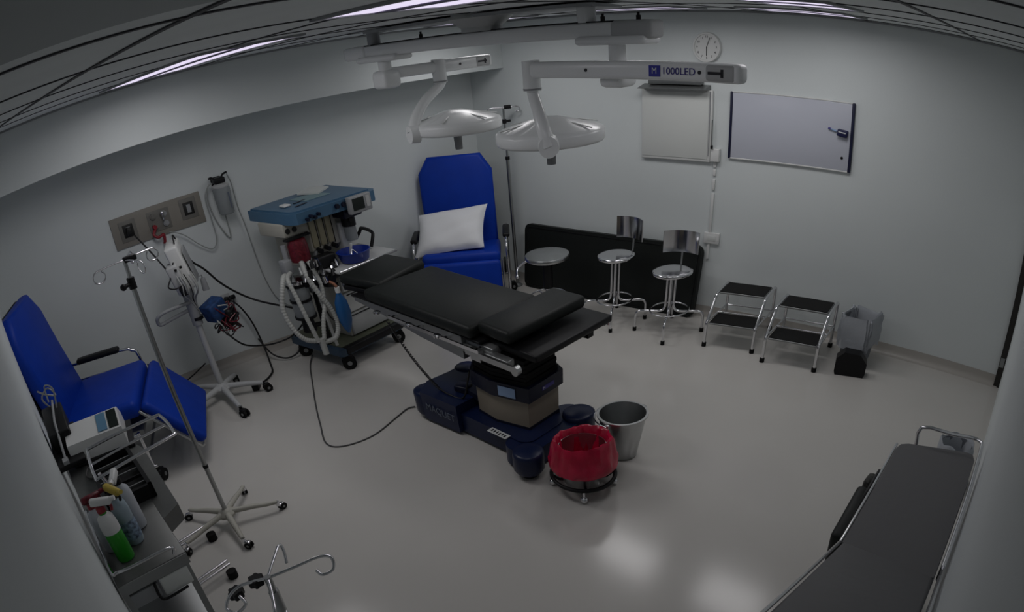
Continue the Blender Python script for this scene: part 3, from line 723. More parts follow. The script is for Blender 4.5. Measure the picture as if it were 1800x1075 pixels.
# ================================================================= IV STANDS
def iv(loc,hs,lab,arms,rz,nleg,legR,mid=None,dirs=(0,180),alen=.16,basem=greyw,grp='wheeled drip stands'):
    t=thing('drip_stand',lab,'drip stand',loc,rz,grp)
    m=M(); m.cyl((0,0,.09),(0,0,mid),.0135,None,16); m.build('lower_pole',pole,t)
    m=M(); m.cyl((0,0,mid-.05),(0,0,hs),.0105,None,16); m.build('upper_pole',pole,t)
    m=M(); m.cyl((0,0,mid-.03),(0,0,mid+.03),.021,.021,16); m.cyl((0,0,mid),(-.05,-.02,mid),.011); m.sphere((-.055,-.022,mid),.018); m.build('height_clamp',blackp,t)
    m=M(); m.cyl((0,0,.45),(0,0,.47),.0155); m.build('pole_band',blackp,t)
    m=M(); m.box((0.03,0,hs-.0),(.07,.03,.03),None,.005); m.build('hook_block',blackp,t)
    for dgr in dirs:
        a=math.radians(dgr); c,s_=math.cos(a),math.sin(a)
        P=[(0,0,hs)]+[(c*alen*q,s_*alen*q,hs+.004) for q in(.4,.9)]
        for k in range(9):
            b_=PI/2-2*PI*k/9; P.append((c*(alen+.035*math.cos(b_)),s_*(alen+.035*math.cos(b_)),hs-.028+.032*math.sin(b_)))
        m=M(); m.tube(P,.0042,8,smooth=3); m.build('hook',chrome,t)
    m=M(); m.lathe([(.001,.075),(.05,.075),(.055,.095),(.035,.12),(.016,.13),(.001,.13)],(0,0,0),24); m.build('base_hub',basem,t)
    for k in range(nleg):
        a=2*PI*k/nleg+arms; c,s_=math.cos(a),math.sin(a)
        m=M(); m.tube([(.02*c,.02*s_,.10),(legR*.55*c,legR*.55*s_,.088),(legR*.8*c,legR*.8*s_,.075),(legR*c,legR*s_,.073)],.015,8,rads=[.020,.017,.014,.013]); m.build('leg',basem,t)
        caster(t,legR*c,legR*s_,.075,.024,a+.7,'caster',rubber,chrome,.010)
    return t
iv((.975,3.56,0),1.745,'drip stand with a five-armed cream wheeled base beside the cart',math.radians(43),0,5,.30,mid=1.62,dirs=(8,188,280,60),basem=cream)
iv((5.38,4.86,0),1.80,'thin drip stand standing alone in the far room corner',.3,0,5,.10,mid=1.66,dirs=(0,180),alen=.12) if False else None
t=thing('drip_stand','slim drip stand standing in the far room corner beside the recliner','drip stand',(5.35,4.88,0),0,'wheeled drip stands')
m=M(); m.cyl((0,0,.02),(0,0,1.33),.019,None,16); m.build('lower_pole',pole,t)
m=M(); m.cyl((0,0,1.3),(0,0,1.80),.012,None,16); m.build('upper_pole',pole,t)
m=M(); m.cyl((0,0,1.31),(0,0,1.34),.024); m.build('pole_band',blackp,t)
m=M(); m.cyl((0,0,1.66),(0,0,1.70),.022); m.cyl((0,0,1.68),(.06,-.03,1.68),.012); m.build('height_clamp',blackp,t)
m=M(); m.box((.03,-.03,1.815),(.07,.04,.035),(0,0,-.7),.004); m.build('hook_block',blackp,t)
for sx in(-1,1):
    m=M(); q=.7071*sx; m.tube([(0,0,1.81),(q*.10,-q*.10,1.815),(q*.15,-q*.15,1.81),(q*.17,-q*.17,1.79),(q*.15,-q*.15,1.765),(q*.12,-q*.12,1.775)],.006,8,smooth=4); m.build('hook',chrome,t)
m=M(); m.lathe([(.001,0),(.06,0),(.06,.012),(.03,.03),(.001,.032)],(0,0,0),28); m.build('base_plate',steeld,t)

# third stand, in the foreground (only its head is in view)
t=thing('drip_stand','drip stand in the foreground with curled hooks and black star knobs','drip stand',(.41,1.40,0),0,'wheeled drip stands')
hz=1.30
m=M(); m.cyl((0,0,.09),(0,0,hz-.05),.014,None,16); m.build('lower_pole',pole,t)
m=M(); m.cyl((0,0,hz-.06),(0,0,hz+.005),.010); m.build('upper_pole',pole,t)
def star(c,r):
    m=M(); m.lathe([(.001,-.012),(r,-.012),(r*1.05,0),(r,.012),(.001,.012)],c,36,fn=lambda rr,z,a,i:(rr*(1+.13*math.cos(6*a)),z)); return m
star((-.022,.028,hz-.01),.019).build('star_knob',blackp,t); star((-.075,.055,hz-.03),.019).build('star_knob',blackp,t)
for P in ([(0,0,hz),(.045,.04,hz+.01),(.085,.075,hz+.015),(.090,.070,hz-.005),(.080,.055,hz-.04)],
          [(0,0,hz),(.07,-.025,hz),(.13,-.045,hz-.0),(.155,-.065,hz-.01),(.14,-.09,hz-.03),(.11,-.085,hz-.03),(.105,-.065,hz-.02)],
          [(0,0,hz),(-.06,.035,hz),(-.10,.03,hz-.005),(-.125,.01,hz-.02),(-.11,-.015,hz-.03),(-.08,-.005,hz-.03),(-.08,.02,hz-.015)],
          [(0,0,hz),(-.02,-.05,hz-.01),(-.04,-.09,hz-.02),(-.05,-.11,hz-.03),(-.035,-.12,hz-.05),(-.02,-.10,hz-.05)]):
    m=M(); m.tube(P,.0045,8,smooth=5); m.build('hook',chrome,t)
m=M(); m.lathe([(.001,.075),(.05,.075),(.055,.095),(.016,.13),(.001,.13)],(0,0,0),24); m.build('base_hub',cream,t)
for k in range(5):
    a=2*PI*k/5+.1; c,s_=math.cos(a),math.sin(a); m=M(); m.tube([(.02*c,.02*s_,.10),(.2*c,.2*s_,.08)],.015,8); m.build('leg',cream,t); caster(t,.2*c,.2*s_,.075,.024,a,'caster',rubber,chrome,.010)

# ================================================================= ANAESTHESIA MACHINE
AR=math.radians(6)
t=thing('anaesthesia_machine','blue-topped anaesthesia machine with hoses and drawers beside the left wall','medical machine',(2.78,4.79,0),AR)
m=M(); m.prism(rpoly(-.03,.78,-.02,.70,.04),.135,.20); fr=m.build('base_frame',mat('base_blue',(.03,.06,.10),.4),t)
m=M(); m.bx(.03,.80,-.03,.03,.145,.205,.004); m.build('front_bumper',blackp,fr)
m=M(); m.bx(0.02,.74,.03,.70,.20,.208); m.build('base_deck',mat('deck_olive',(.10,.11,.075),.5),t)
for x,y in((.02,.02),(.70,.05),(.02,.62),(.70,.62)): caster(t,x,y,.14,.062,-.6,'caster',rubber,blackp,.024)
m=M(); m.bx(.24,.74,.12,.66,.21,.84,.01); cab=m.build('cabinet',cream,t)
for k,(z0,z1) in enumerate(((.225,.42),(.435,.61),(.625,.82))):
    m=M(); m.bx(.26,.73,.095,.125,z0,z1,.008); d=m.build('drawer',whitep if k else greyw,t)
    m=M(); m.bx(.28,.71,.09,.098,z1-.02,z1-.012); m.build('drawer_pull',blackp,d)
m=M(); m.bx(.10,.80,-.13,.50,.865,.885,.006); wt=m.build('worktop',greyw,t)
m=M(); m.tube([(.10,-.135,.885),(.80,-.135,.885)],.008,8); m.build('worktop_edge',chrome,wt)
m=M(); m.tube([(.72,.12,.90),(.76,.12,.97),(.80,.16,1.01),(.86,.36,1.01),(.86,.40,.97),(.78,.40,.91)],.016,8,smooth=3); plabel(m.build('push_handle',blackp,t),'black tubular handle')
m=M(); m.bx(.08,.72,.30,.62,.88,1.31,.01); up=m.build('upper_cabinet',cream,t)
m=M(); m.bx(-.13,.16,.16,.50,1.20,1.31,.01); m.build('vaporiser_bar',cream,t)
for x in(-.09,-.02):
    m=M(); m.cyl((x,.165,1.25),(x,.15,1.25),.022); m.build('gauge',dark,t)
m=M(); m.bx(-.15,.10,.12,.17,1.18,1.195); m.build('mounting_rail',blackp,t)
m=M(); m.lathe([(.001,1.0),(.08,1.0),(.085,1.02),(.085,1.13),(.075,1.175),(.001,1.175)],(-.045,.14,0),28); vap=plabel(m.build('vaporiser',redd,t),'dark red vaporiser cylinder')
m=M(); m.cyl((-.155,.18,1.03),(-.155,.18,1.15),.024); m.build('vaporiser_key',greyp,t)
m=M(); m.box((-.19,.16,.985),(.08,.08,.12),None,.01); m.build('sensor_box',greyp,t)
# flowmeters
m=M(); m.bx(.11,.42,.16,.32,1.02,1.31,.006); fl=m.build('flowmeter_housing',cream,t)
for k in range(3):
    x=.155+.085*k; m=M(); m.bx(x-.03,x+.03,.145,.162,1.05,1.295,.006); q=m.build('flow_tube',mat('tube_cream',(.34,.31,.21),.35),fl)
    m=M(); m.cyl((x+.038,.155,1.04),(x+.038,.155,1.29),.005,seg=8); m.build('tube_gap',blackp,q)
    m=M(); m.cyl((x,.15,1.03),(x,.10,1.02),.020); m.build('flow_knob',blackp,fl)
# blue top
m=M(); m.prism([(-.10,.64),(-.12,.06),(-.08,.0),(.74,-.04),(.80,.02),(.80,.64)],1.31,1.395); tp=m.build('top_case',steelbl,t)
m=M(); m.prism([(-.08,.62),(-.09,.08),(-.05,.03),(.72,.0),(.77,.62)],1.395,1.408); m.build('top_lid',steelbl,t)
m=M(); m.bx(.22,.50,.24,.46,1.409,1.412); m.build('top_sticker',mat('sticker_cyan',(.16,.27,.30),.4),tp)
m=M(); m.bx(.0,.07,.24,.32,1.409,1.43,.01); m.build('top_tag',whitep,tp)
for x,y in((.12,.18),(.20,.30)):
    m=M(); m.box((x,y,1.411),(.14,.02,.005),(0,0,.2)); m.build('top_slot',navyd,tp)
for k,(x,z) in enumerate(((.0,1.335),(.04,1.35),(.08,1.335),(.12,1.35))):
    m=M(); m.cyl((x,-.01,z),(x,-.04,z),.014); m.build('valve_knob',navyd,tp)
for x in(.32,.39):
    m=M(); m.cyl((x,-.018,1.36),(x,-.04,1.36),.020); m.build('gauge',navyd,tp)
m=M(); m.box((.54,-.055,1.335),(.25,.05,.14),None,.01); su=m.build('screen_unit',greyp,t)
m=M(); m.box((.51,-.082,1.34),(.13,.004,.095)); m.build('display',screen,su)
m=M(); m.box((.62,-.082,1.34),(.04,.004,.09)); m.build('keypad',greyw,su)
m=M(); m.bx(.40,.60,.0,.30,1.23,1.31,.01); m.build('ventilator_block',navyd,t)
m=M(); m.lathe([(.001,1.03),(.05,1.03),(.054,1.05),(.054,1.15),(.001,1.15)],(.50,.09,0),24); m.build('moisture_trap',smoke,t)
m=M(); m.cyl((.50,.09,1.15),(.50,.09,1.225),.062); m.cyl((.50,.07,1.20),(.47,.01,1.21),.02); m.build('trap_head',blackp,t)
m=M(); m.bx(.43,.60,.14,.31,.96,1.18,.01); m.build('side_module',whitep,t)
# instruction card
o=M(); o.box((.52,.50,1.420),(.26,.20,.014),(math.radians(2),0,.5)); tag(o.build('card',boxw),'flat white paper card lying on the blue machine top','card')
c_=bpy.data.objects['card']; c_.location=(2.78,4.79,0); c_.rotation_euler=(0,0,AR)
# absorber
ab=(-.13,.18)
m=M(); m.lathe([(.001,.54),(.085,.54),(.087,.55),(.087,.67),(.082,.68),(.001,.68)],(*ab,0),28); m.build('absorber_canister',smoke,t)
m=M(); m.lathe([(.001,.69),(.085,.69),(.087,.70),(.087,.81),(.001,.81)],(*ab,0),28); m.build('absorber_canister',smoke,t)
for z in(.525,.675,.805):
    m=M(); m.cyl((*ab,z),(*ab,z+.022),.094); m.build('canister_ring',blackp,t)
m=M(); m.lathe([(.001,.83),(.092,.83),(.092,.85),(.05,.88),(.001,.885)],(*ab,0),28); m.build('absorber_lid',chrome,t)
m=M(); m.cyl((*ab,.40),(*ab,.53),.06,.05); m.cyl((ab[0],ab[1],.44),(.06,.20,.40),.02); m.cyl((.04,.20,.20),(.04,.20,1.0),.024); m.build('absorber_post',blackp,t)
rr=random.Random(5)
for k in range(40):
    x,y,z=-.18+.030*(k%22)*.72+rr.uniform(-.02,.02),.08+rr.uniform(-.02,.10)-(.11 if k%2 else 0),.93+rr.uniform(-.06,.08)-(.10 if k>14 else 0)-(.06 if k>26 else 0)-.0
    m=M(); a=rr.uniform(0,6); m.cyl((x,y,z-.025),(x+.02*math.cos(a),y+.02*math.sin(a),z+.03),.018+rr.uniform(0,.014),.014,14); m.build('valve',[chrome,blackp,steeld,chrome][k%4],t)
m=M(); m.bx(.02,.24,.04,.14,.90,1.0,.015); m.box((.08,.03,.80),(.12,.09,.10),(0,.3,.2),.01); m.bx(.0,.22,.0,.06,.80,.86,.01); m.build('valve_manifold',blackp,t)
m=M(); m.tube([(.01,-.08,.83),(.025,-.11,.81),(.03,-.13,.785)],.014,8,smooth=3); m.build('bag_elbow',mat('copper_fitting',(.22,.09,.05),.4,.4),t)
# breathing bag
m=M(); m.lathe([(.001,-.36),(.012,-.355),(.03,-.32),(.052,-.25),(.060,-.17),(.050,-.08),(.025,-.02),(.016,0),(.016,.03),(.001,.03)],(.03,-.13,.74),28,fn=lambda r,z,a,i:(r*(1+.12*math.cos(2*a)),z)); plabel(m.build('breathing_bag',bagblue,t),'blue rubber reservoir bag')
m=M(); m.cyl((.03,-.13,.74),(.03,-.13,.785),.022); m.build('bag_collar',whitep,t)
m=M(); m.cyl((-.06,.02,.80),(-.05,-.02,.27),.014); m.build('scavenging_tube',hose,t)
m=M(); m.tube([(-.05,.02,.66),(-.06,-.06,.54),(-.03,-.12,.50),(.01,-.13,.56),(.02,-.10,.68)],.007,8,smooth=5); m.build('sample_line',cable,t)
# corrugated hoses
def corr(path,r,nm,sm=26):
    P=[Vector(p) for p in path]; Q=[];n=len(P)
    for i in range(n-1):
        a,b,c,d=P[max(i-1,0)],P[i],P[i+1],P[min(i+2,n-1)]
        for k in range(sm):
            q=k/sm; Q.append(.5*((2*b)+(c-a)*q+(2*a-5*b+4*c-d)*q*q+(3*b-a-3*c+d)*q**3))
    Q.append(P[-1]); rads=[r*(1+.09*math.sin(i*1.6)) for i in range(len(Q))]
    m=M(); m.tube(Q,r,10,rads=rads); plabel(m.build(nm,hose,t),'corrugated white hose')
corr([(-.22,.14,.92),(-.31,.06,.95),(-.38,.02,.88),(-.43,.02,.72),(-.42,-.02,.56),(-.36,-.06,.45),(-.24,-.08,.40)],.020,'breathing_hose')
corr([(-.20,.12,.94),(-.30,.03,.93),(-.31,-.03,.80),(-.30,-.07,.62),(-.27,-.09,.40)],.018,'breathing_hose')
corr([(-.12,.04,1.02),(-.16,-.04,.92),(-.12,-.08,.76),(-.06,-.10,.62),(-.04,-.10,.48),(-.10,-.10,.38),(-.22,-.09,.38)],.020,'breathing_hose')
corr([(-.04,.06,1.0),(-.04,-.02,.84),(-.08,-.06,.68),(-.16,-.08,.54),(-.21,-.09,.40)],.018,'breathing_hose')
m=M(); m.cyl((-.24,-.09,.42),(-.24,-.10,.28),.026); m.build('hose_connector',hose,t)
# blue tray on worktop
bt=thing('kidney_tray','deep blue plastic tray of small parts on the machine worktop','tray',(2.78+.40*math.cos(AR),4.79+.035,.886),AR)
m=M(); m.lathe([(.001,.004),(.11,.004),(.12,.01),(.14,.085),(.146,.09),(.138,.092),(.112,.014),(.001,.010)],(0,0,0),32,fn=lambda r,z,a,i:(r*(1+.10*math.cos(2*a)),z)); m.build('tray_body',trayblue,bt)
m=M(); m.tube([(-.03,0,.03),(.0,.02,.09),(.03,-.01,.05)],.006,8,smooth=3); m.build('tray_clip',chrome,bt)
m=M(); m.box((.02,.05,.09),(.02,.02,.10),(.2,.1,0),.004); m.build('tray_tag',whitep,bt)
# black cable from wall down to machine
def cord(name,pts,r,m_,lab,cat='cable',sm=8):
    m=M(); m.tube(pts,r,8,smooth=sm); return tag(m.build(name,m_),lab,cat)
cord('monitor_cable',[(1.95,5.30,1.22),(2.0,5.36,1.15),(2.11,5.45,1.04),(2.23,5.5,.87),(2.37,5.5,.72),(2.50,5.42,.62),(2.62,5.1,.58)],.009,cable,'thick black cable drooping from the monitor stand to the machine')
cord('panel_cable',[(1.71,5.70,1.45),(1.76,5.60,1.31),(1.80,5.50,1.17),(1.84,5.42,1.02),(1.88,5.38,.92)],.007,cable,'black cable running from the left socket of the gas panel to the monitor stand')
cord('wall_plug_cable',[(2.37,5.78,.63),(2.42,5.70,.53),(2.47,5.68,.36),(2.47,5.62,.16),(2.40,5.45,.03),(2.33,5.32,.012),(2.2,5.22,.012),(2.12,5.22,.02)],.008,cable,'black cable hanging from the low wall plug down to the floor')
cord('looped_cable',[(2.02,5.20,.60),(2.12,5.42,.44),(2.26,5.52,.27),(2.42,5.52,.20),(2.56,5.5,.18),(2.68,5.42,.22),(2.76,5.30,.34)],.008,cable,'black cable swinging low from the blue basket to the machine')
cord('short_cable',[(2.46,5.66,.22),(2.49,5.55,.08),(2.56,5.45,.03),(2.66,5.42,.04),(2.72,5.42,.10),(2.71,5.41,.24)],.008,cable,'black cable curling up beside the machine caster at the wall')
cord('floor_cable',[(1.50,5.72,.03),(1.60,5.70,.07),(1.74,5.60,.16),(1.84,5.45,.28)],.006,cable,'thin dark cable rising from behind the reclined chair footrest')
tp_=thing('wall_plug','black plug in a low socket on the left wall','plug',onL(2.36,.62),DL)
m=M(); m.bx(-.04,.04,-.008,0,-.05,.05,.002); m.build('socket_plate',greyw,tp_)
m=M(); m.box((0,-.03,0),(.05,.05,.05),(0,.3,0),.012); m.box((.05,-.04,.01),(.06,.03,.04),None,.01); m.build('plug_body',blackp,tp_)

# ================================================================= MONITOR STAND
t=thing('monitor_stand','white patient monitor on a wheeled pole stand below the gas panel','monitor stand',(1.83,5.24,0),0)
m=M(); m.cyl((0,0,.12),(0,0,.74),.026,None,18); m.build('pole',greyw,t)
m=M(); m.cyl((0,0,.70),(0,0,1.06),.042,.045,18); m.build('column',greyp,t)
m=M(); m.cyl((.01,0,.74),(.01,0,.765),.05); m.build('column_collar',blackp,t)
mr=(math.radians(4),math.radians(-9),math.radians(-28))
m=M(); m.box((.03,.02,1.20),(.11,.26,.36),mr,.02,3); mb=m.build('monitor_body',whitep,t)
m=M(); m.box((.095,-.015,1.19),(.008,.18,.27),mr,.003); m.build('side_panel',greyp,mb)
m=M(); m.box((-.055,-.06,1.12),(.09,.14,.24),mr,.012); cm=m.build('connector_module',greyw,t)
for dx,dz in((-.08,1.205),(-.035,1.215)):
    m=M(); m.box((dx,-.135,dz),(.018,.012,.018)); m.build('port',blackp,cm)
m=M(); m.box((-.07,-.135,1.03),(.05,.03,.07),mr,.006); m.build('lead_block',blackp,cm)
for k in range(7):
    x=-.09+.02*k; m=M(); m.tube([(x,-.14,1.16-.01*(k%3)),(x+.01,-.17,1.08),(x+.01+.01*(k%2),-.15,1.0),(x*.4+.02,-.06,.92),(.04,-.04,.80),(.10+.02*(k%3),-.05,.70)],.0045,6,smooth=4); m.build('patient_lead',[hose,greyp,hose,cable][k%4],t)
m=M(); m.tube([(.0,-.03,.90),(-.20,-.02,.90),(-.28,-.0,.88),(-.30,.02,.84),(-.28,.03,.80),(-.18,.03,.81),(0,0,.84)],.015,10,smooth=4); m.build('handle',greyp,t)
m=M(); m.tube([(.05,.02,1.40),(.02,-.02,1.44),(-.01,-.06,1.34),(-.12,-.10,1.16),(-.17,-.12,1.10),(-.13,-.13,1.07),(-.06,-.14,1.08)],.006,8,smooth=4); m.build('cuff_tube',cable,t)
m=M(); m.cyl((.17,.03,1.03),(.17,.03,.93),.022,.028); m.tube([(.08,.02,1.05),(.17,.03,1.06),(.17,.03,1.03)],.008,6); m.build('side_holder',greyp,t)
m=M(); m.lathe([(.001,.09),(.07,.09),(.075,.11),(.05,.14),(.026,.155),(.001,.155)],(0,0,0),24); m.build('base_hub',greyw,t)
for k,(x,y) in enumerate(((.27,-.20),(-.08,-.44),(.20,.17),(-.33,-.10),(-.12,.26))):
    m=M(); m.tube([(0,0,.115),(x*.6,y*.6,.105),(x,y,.092)],.02,8,rads=[.030,.024,.020]); m.build('leg',greyw,t); caster(t,x,y,.095,.035,math.atan2(y,x)+.5,'caster',rubber,blackp,.016)
bk=thing('cable_basket','dark blue accessory bag stuffed with leads on the monitor stand','bag',(2.00,5.16,.72))
m=M(); m.box((-.03,0,.07),(.17,.13,.15),(0,math.radians(-14),.3),.012,2); m.build('bag_body',bluecable,bk)
rr=random.Random(9)
for k in range(16):
    P=[(rr.uniform(-.08,.13),rr.uniform(-.09,.05),rr.uniform(-.15,.12)) for _ in range(5)]
    m=M(); m.tube(P,.0055,6,smooth=6); m.build('lead',[cable,hose,redd,cable,cable,navyd][k%6],bk)
m=M(); m.box((.06,-.02,-.02),(.10,.10,.16),(.2,0,.4),.03); m.build('lead_bundle',blackp,bk)
pb=M(); pb.box((2.08,5.16,.03),(.10,.055,.06),(0,0,.9),.01); tag(pb.build('power_adapter',blackp),'black power adapter on the floor between the monitor stand legs','adapter')

# ================================================================= CART at near-left
CZ=math.radians(-7)
t=thing('instrument_cart','long stainless instrument cart along the near wall under the spray bottles','cart',(.135,2.33,0),CZ)
CW,CLn=.29,1.42
cartm=mat('cart_steel',(.15,.155,.15),.42,.55,noise=.1,nscale=5)
tray=M(); tray.bx(0,CW,0,CLn,.872,.888,.004); tr=tray.build('top_shelf',cartm,t)
e=M(); e.bx(0,CW,-.006,0,.835,.885); tr2=e.build('front_apron',steeld,t)
e=M(); e.tube([(.02,.60,.905),(.012,.55,.945),(.008,.30,.945),(.008,.03,.945),(.03,.008,.945),(.10,.004,.94),(.245,.004,.935),(.25,.006,.90)],.0075,10,smooth=4); e.build('guard_rail',chrome,t)
e=M(); e.tube([(.12,.425,1.14),(.135,.68,1.14),(.17,.72,1.14),(.46,.74,1.14),(.50,.71,1.14),(.50,.51,1.14),(.465,.475,1.14),(.155,.41,1.14)],.0075,10,closed=True,smooth=4); e.tube([(.125,.55,1.14),(.49,.61,1.14)],.006,8); e.tube([(.14,.44,1.14),(.17,.45,1.0),(.19,.47,.885)],.008,8); plabel(e.build('tray_support_ring',chrome,t),'chrome three-bar frame standing above the shelf')
for x,y in((.012,.012),(CW-.02,.012),(.012,CLn-.02),(CW-.02,CLn-.02)):
    e=M(); e.bx(x-.012,x+.012,y-.012,y+.012,.09,.872); e.build('leg',steeld,t); caster(t,x,y,.09,.035,.6,'caster')
e=M(); e.bx(0.0,CW,.0,CLn,.42,.435,.003); e.build('lower_shelf',steeld,t)
e=M(); e.bx(CW-.14,CW-.02,-.004,.35,.74,.83,.006); e.build('drawer',boxw,t)
e=M(); e.bx(.02,CW-.15,.0,.3,.75,.82,.004); e.build('under_panel',greyp,t)
e=M(); e.tube([(CW-.16,-.01,.83),(CW-.165,-.015,.76),(CW-.14,-.012,.735),(CW-.05,-.012,.74)],.006,8,smooth=3); e.build('hose_loop',blackp,t)
e=M(); e.prism([(CW,.30),(CW+.085,.36),(CW+.10,1.0),(CW+.02,1.40),(CW,1.40)],.80,.886); e.build('side_flap',cartm,t)
for y0,x1,yy in((.72,.62,.85),(1.16,.66,1.28)):
    e=M(); e.tube([(CW-.06,yy-.04,.07),(x1-.10,yy+.02,.07)],.009,8); e.tube([(CW-.06,yy,.07),(x1-.10,yy+.06,.07)],.009,8); e.build('outrigger_bar',chrome,t)
e=M(); e.cyl((.505,.83,.0),(.505,.83,.05),.028); e.build('rubber_knob',rubber,t)
e=M(); e.cyl((.54,1.26,.0),(.54,1.26,.05),.028); e.build('rubber_knob',rubber,t)

# things standing on the cart (cart frame coordinates -> world)
cR=Matrix.Rotation(CZ,3,'Z')
def cw(x,y,z): 
    q=cR@Vector((x,y,z)); return (q.x+.135,q.y+.02+2.31,q.z)
def bottle(xy,rz,label,liq,trig,nz,tall,fill,grp='spray bottles'):
    b=thing('spray_bottle',label,'bottle',cw(xy[0],xy[1],.889),rz,grp); h=tall
    m=M(); m.lathe([(.001,0),(.033,.002),(.036,.012),(.036,h*.62),(.031,h*.74),(.015,h*.80),(.014,h*.84),(.001,h*.84)],(0,0,0),28); m.build('bottle_body',liq,b)
    if fill: 
        m=M(); m.lathe([(.0362,h*.50),(.0365,h*.625),(.0318,h*.742),(.016,h*.80)],(0,0,0),28); m.build('bottle_shoulder',whitep,b)
    m=M(); m.cyl((0,0,h*.83),(0,0,h*.92),.018); m.build('collar',nz,b)
    m=M(); m.box((0,-.012,h*.985),(.026,.085,.032),(math.radians(8),0,0),.008); m.cyl((0,-.05,h*.99),(0,-.072,h*.99),.010); hd=m.build('spray_head',trig,b)
    m=M(); m.tube([(0,-.03,h*.96),(0,-.045,h*.89),(0,-.040,h*.82)],.006,8,smooth=3); m.build('trigger',nz,hd)
    return b
gb=bottle((.085,.155),math.radians(60),'spray bottle of bright green liquid nearest the cart end',greenl,whitep,redp,.29,True)
wb=bottle((.150,.235),math.radians(20),'pale spray bottle with a yellow trigger head behind the green one',bluel,yellowp,blackp,.275,False)
m=M(); 
m.lathe([(.0368,.03),(.0368,.12)],(0,0,0),20); lb=m.build('bottle_label',mat('bottle_print',(.20,.27,.36),.5,noise=.8,nscale=60),wb)
bottle((.190,.330),math.radians(-30),'white translucent spray bottle with a white head, third from the cart end',mat('milky_plastic',(.50,.53,.57),.35),whitep,blackp,.275,False)
bottle((.055,.265),math.radians(100),'small spray bottle with a dark red head beside the yellow-headed one',mat('milky_plastic',(.5,.5,.5),.35),redd,redp,.26,False)

t=thing('open_rack','black wire rack with open slots on the cart behind the bottles','rack',cw(.155,.50,.889),CZ)
m=M()
for (x0,x1,y0,y1) in((0,.018,0,.46),(.20,.218,0,.46),(0,.218,0,.018),(0,.218,.442,.46)): m.bx(x0-.05,x1-.05,y0,y1,0,.07)
m.build('rack_frame',blackp,t)
m=M(); m.bx(-.04,.16,.01,.45,.0,.012); m.build('rack_floor',dark,t)
for k in range(5):
    m=M(); m.bx(-.04,.16,.07+.075*k,.078+.075*k,.045,.06); m.build('divider',blackp if k%2 else steeld,t)
t=thing('electronic_device','white and blue electronic device with a slanted front on the cart','medical device',(.475,3.53,.905),math.radians(-16))
m=M(); m.prism([(-.12,0),(.17,0),(.17,.06),(.06,.145),(-.10,.10)],-.13,.17,axis='x'); 
bd=m.build('device_body',whitep,t); 
m=M(); m.box((.135,-.02,.1255),(.05,.14,.005),(math.radians(15.7),0,0)); m.build('device_screen',screen,bd)
m=M(); m.box((.075,-.02,.1255),(.05,.14,.005),(math.radians(15.7),0,0)); m.build('blue_panel',mat('panel_teal',(.10,.22,.34),.4),bd)
m=M(); m.bx(-.13,.20,-.14,.18,-.016,0.0,.004); m.build('base_tray',blackp,t)
t=thing('black_tray','black tray and clamp assembly propped at the back of the cart','tray',(.335,3.62,.889),math.radians(-9))
m=M(); m.box((.0,.02,.05),(.16,.52,.03),None,.006); m.build('tray_body',blackp,t)
m=M(); m.box((.0,.10,.13),(.12,.34,.13),(math.radians(6),0,0),.01); m.build('tray_box',blackp,t)
m=M(); m.tube([(-.02,-.22,.07),(.0,.0,.215),(.02,.24,.24)],.007,8); m.box((-.02,-.22,.08),(.03,.05,.02)); m.build('clamp_bar',greyp,t)
m=M(); m.tube([(.0,.24,.20),(-.03,.28,.26),(.02,.32,.29),(.05,.27,.25),(.0,.26,.28),(-.04,.31,.30)],.005,6,smooth=5); m.tube([(.03,.20,.20),(.05,.24,.30),(.01,.28,.32),(.0,.24,.24)],.005,6,smooth=5); m.build('wire_clip',steeld,t)
m=M(); m.tube([(.10,-.25,.03),(.06,-.30,.02),(.05,-.36,.01),(.09,-.40,.01),(.12,-.36,.01),(.12,-.28,.02)],.004,6,smooth=4); m.build('cord',cable,t)

# ================================================================= GURNEY near-right
t=thing('patient_gurney','dark grey padded gurney with raised back against the near-right wall','gurney',(2.40,.13,0))
gx=lambda x:x-2.40; gy=lambda y:y-.13
m=M(); m.prism([(gx(2.03),gy(-.035)),(gx(2.90),gy(-.035)),(gx(2.945),gy(-.02)),(gx(2.95),gy(.01)),(gx(2.86),gy(.27)),(gx(2.835),gy(.30)),(gx(2.79),gy(.31)),(gx(2.03),gy(.31))],.735,.80); m.build('mattress_flat',gurn,t)
bx=[];ang=math.atan2(.42,.94)
m=M(); m.box((0,0,0),(1.08,.345,.065),None,.012); b_=m.build('mattress_back',gurn,t); b_.location=(gx(1.56),gy(.1375),.975); b_.rotation_euler=(0,math.radians(24),0)
m=M(); m.bx(gx(1.1),gx(2.84),gy(-.04),gy(.315),.70,.733,.004); m.build('deck',gurnr,t)
m=M(); m.tube([(gx(2.04),gy(.318),.792),(gx(2.84),gy(.318),.792)],.006,8); m.tube([(gx(2.04),gy(.318),.792),(gx(1.06),gy(.318),1.235)],.006,8); m.build('pad_edge_trim',chrome,t)
m=M(); m.tube([(gx(2.80),gy(.24),.72),(gx(2.93),gy(.24),.74),(gx(2.935),gy(.24),.86),(gx(2.96),gy(.10),.86),(gx(2.99),gy(.0),.86),(gx(2.97),gy(-.045),.86)],.009,8,smooth=3); m.build('foot_rail',chrome,t)
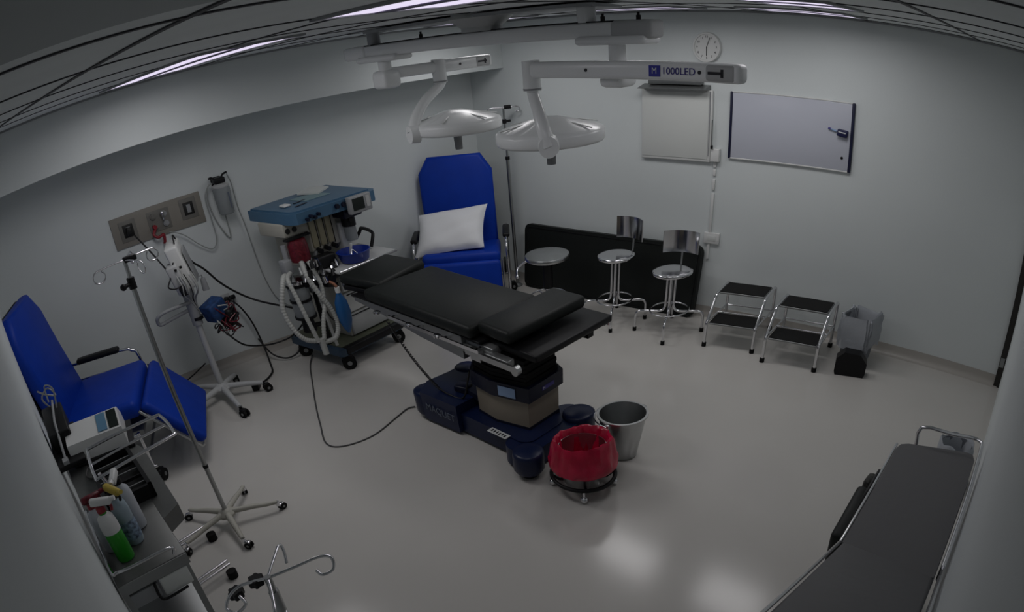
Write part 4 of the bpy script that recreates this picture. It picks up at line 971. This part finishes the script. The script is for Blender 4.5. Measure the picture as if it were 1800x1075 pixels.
m=M(); m.tube([(gx(2.97),gy(-.045),.86),(gx(2.6),gy(-.052),.86),(gx(2.02),gy(-.052),.87)],.009,8); m.tube([(gx(2.8),gy(-.052),.74),(gx(2.8),gy(-.052),.86)],.007,8); m.tube([(gx(2.1),gy(-.052),.74),(gx(2.1),gy(-.052),.87)],.007,8); m.build('wall_side_rail',chrome,t)
m=M(); m.tube([(gx(2.0),gy(-.055),.84),(gx(1.1),gy(-.055),1.24)],.008,8); m.build('back_side_rail',chrome,t)
for x,y in((1.35,-.0),(1.35,.25),(2.65,.0),(2.65,.25)):
    m=M(); m.bx(gx(x)-.02,gx(x)+.02,gy(y)-.02,gy(y)+.02,.15,.70); m.build('leg',gurnr,t); caster(t,gx(x),gy(y),.15,.06,0,'caster',rubber,blackp,.016)
m=M(); m.bx(gx(1.3),gx(2.7),gy(.11),gy(.15),.28,.32); m.build('under_frame',gurnr,t)
t=thing('side_bag','black padded bag with mesh pocket hanging on the open side of the gurney','bag',(2.53,.362,.38))
m=M(); m.box((-.05,.005,.13),(.36,.075,.24),(0,math.radians(-8),0),.022,3); m.build('bag_body',blackv,t)
m=M(); m.box((.19,.01,.20),(.12,.045,.14),(0,.2,0),.02,2); m.build('mesh_pocket',mat('mesh_grey',(.05,.05,.045),.8,noise=.6,nscale=80),t)
m=M(); m.tube([(-.15,-.015,.25),(-.12,-.03,.38),(.10,-.03,.38),(.20,-.015,.27)],.008,8,smooth=3); m.build('strap',blackp,t)
t=thing('waste_bin','small lined waste bin on the floor past the gurney foot rail','bin',(3.93,.085,0))
m=M(); m.lathe([(.001,.003),(.085,.003),(.09,.02),(.10,.27),(.095,.27),(.085,.02),(.001,.012)],(0,0,0),28); m.build('bin_body',linerin,t)
m=M(); m.lathe([(.107,.17),(.112,.22),(.110,.275),(.103,.285),(.092,.26),(.08,.08)],(0,0,0),40,fn=lambda r,z,a,i:(r+.004*math.sin(7*a+i),z+.012*math.sin(5*a))); m.build('bag_liner',liner,t)
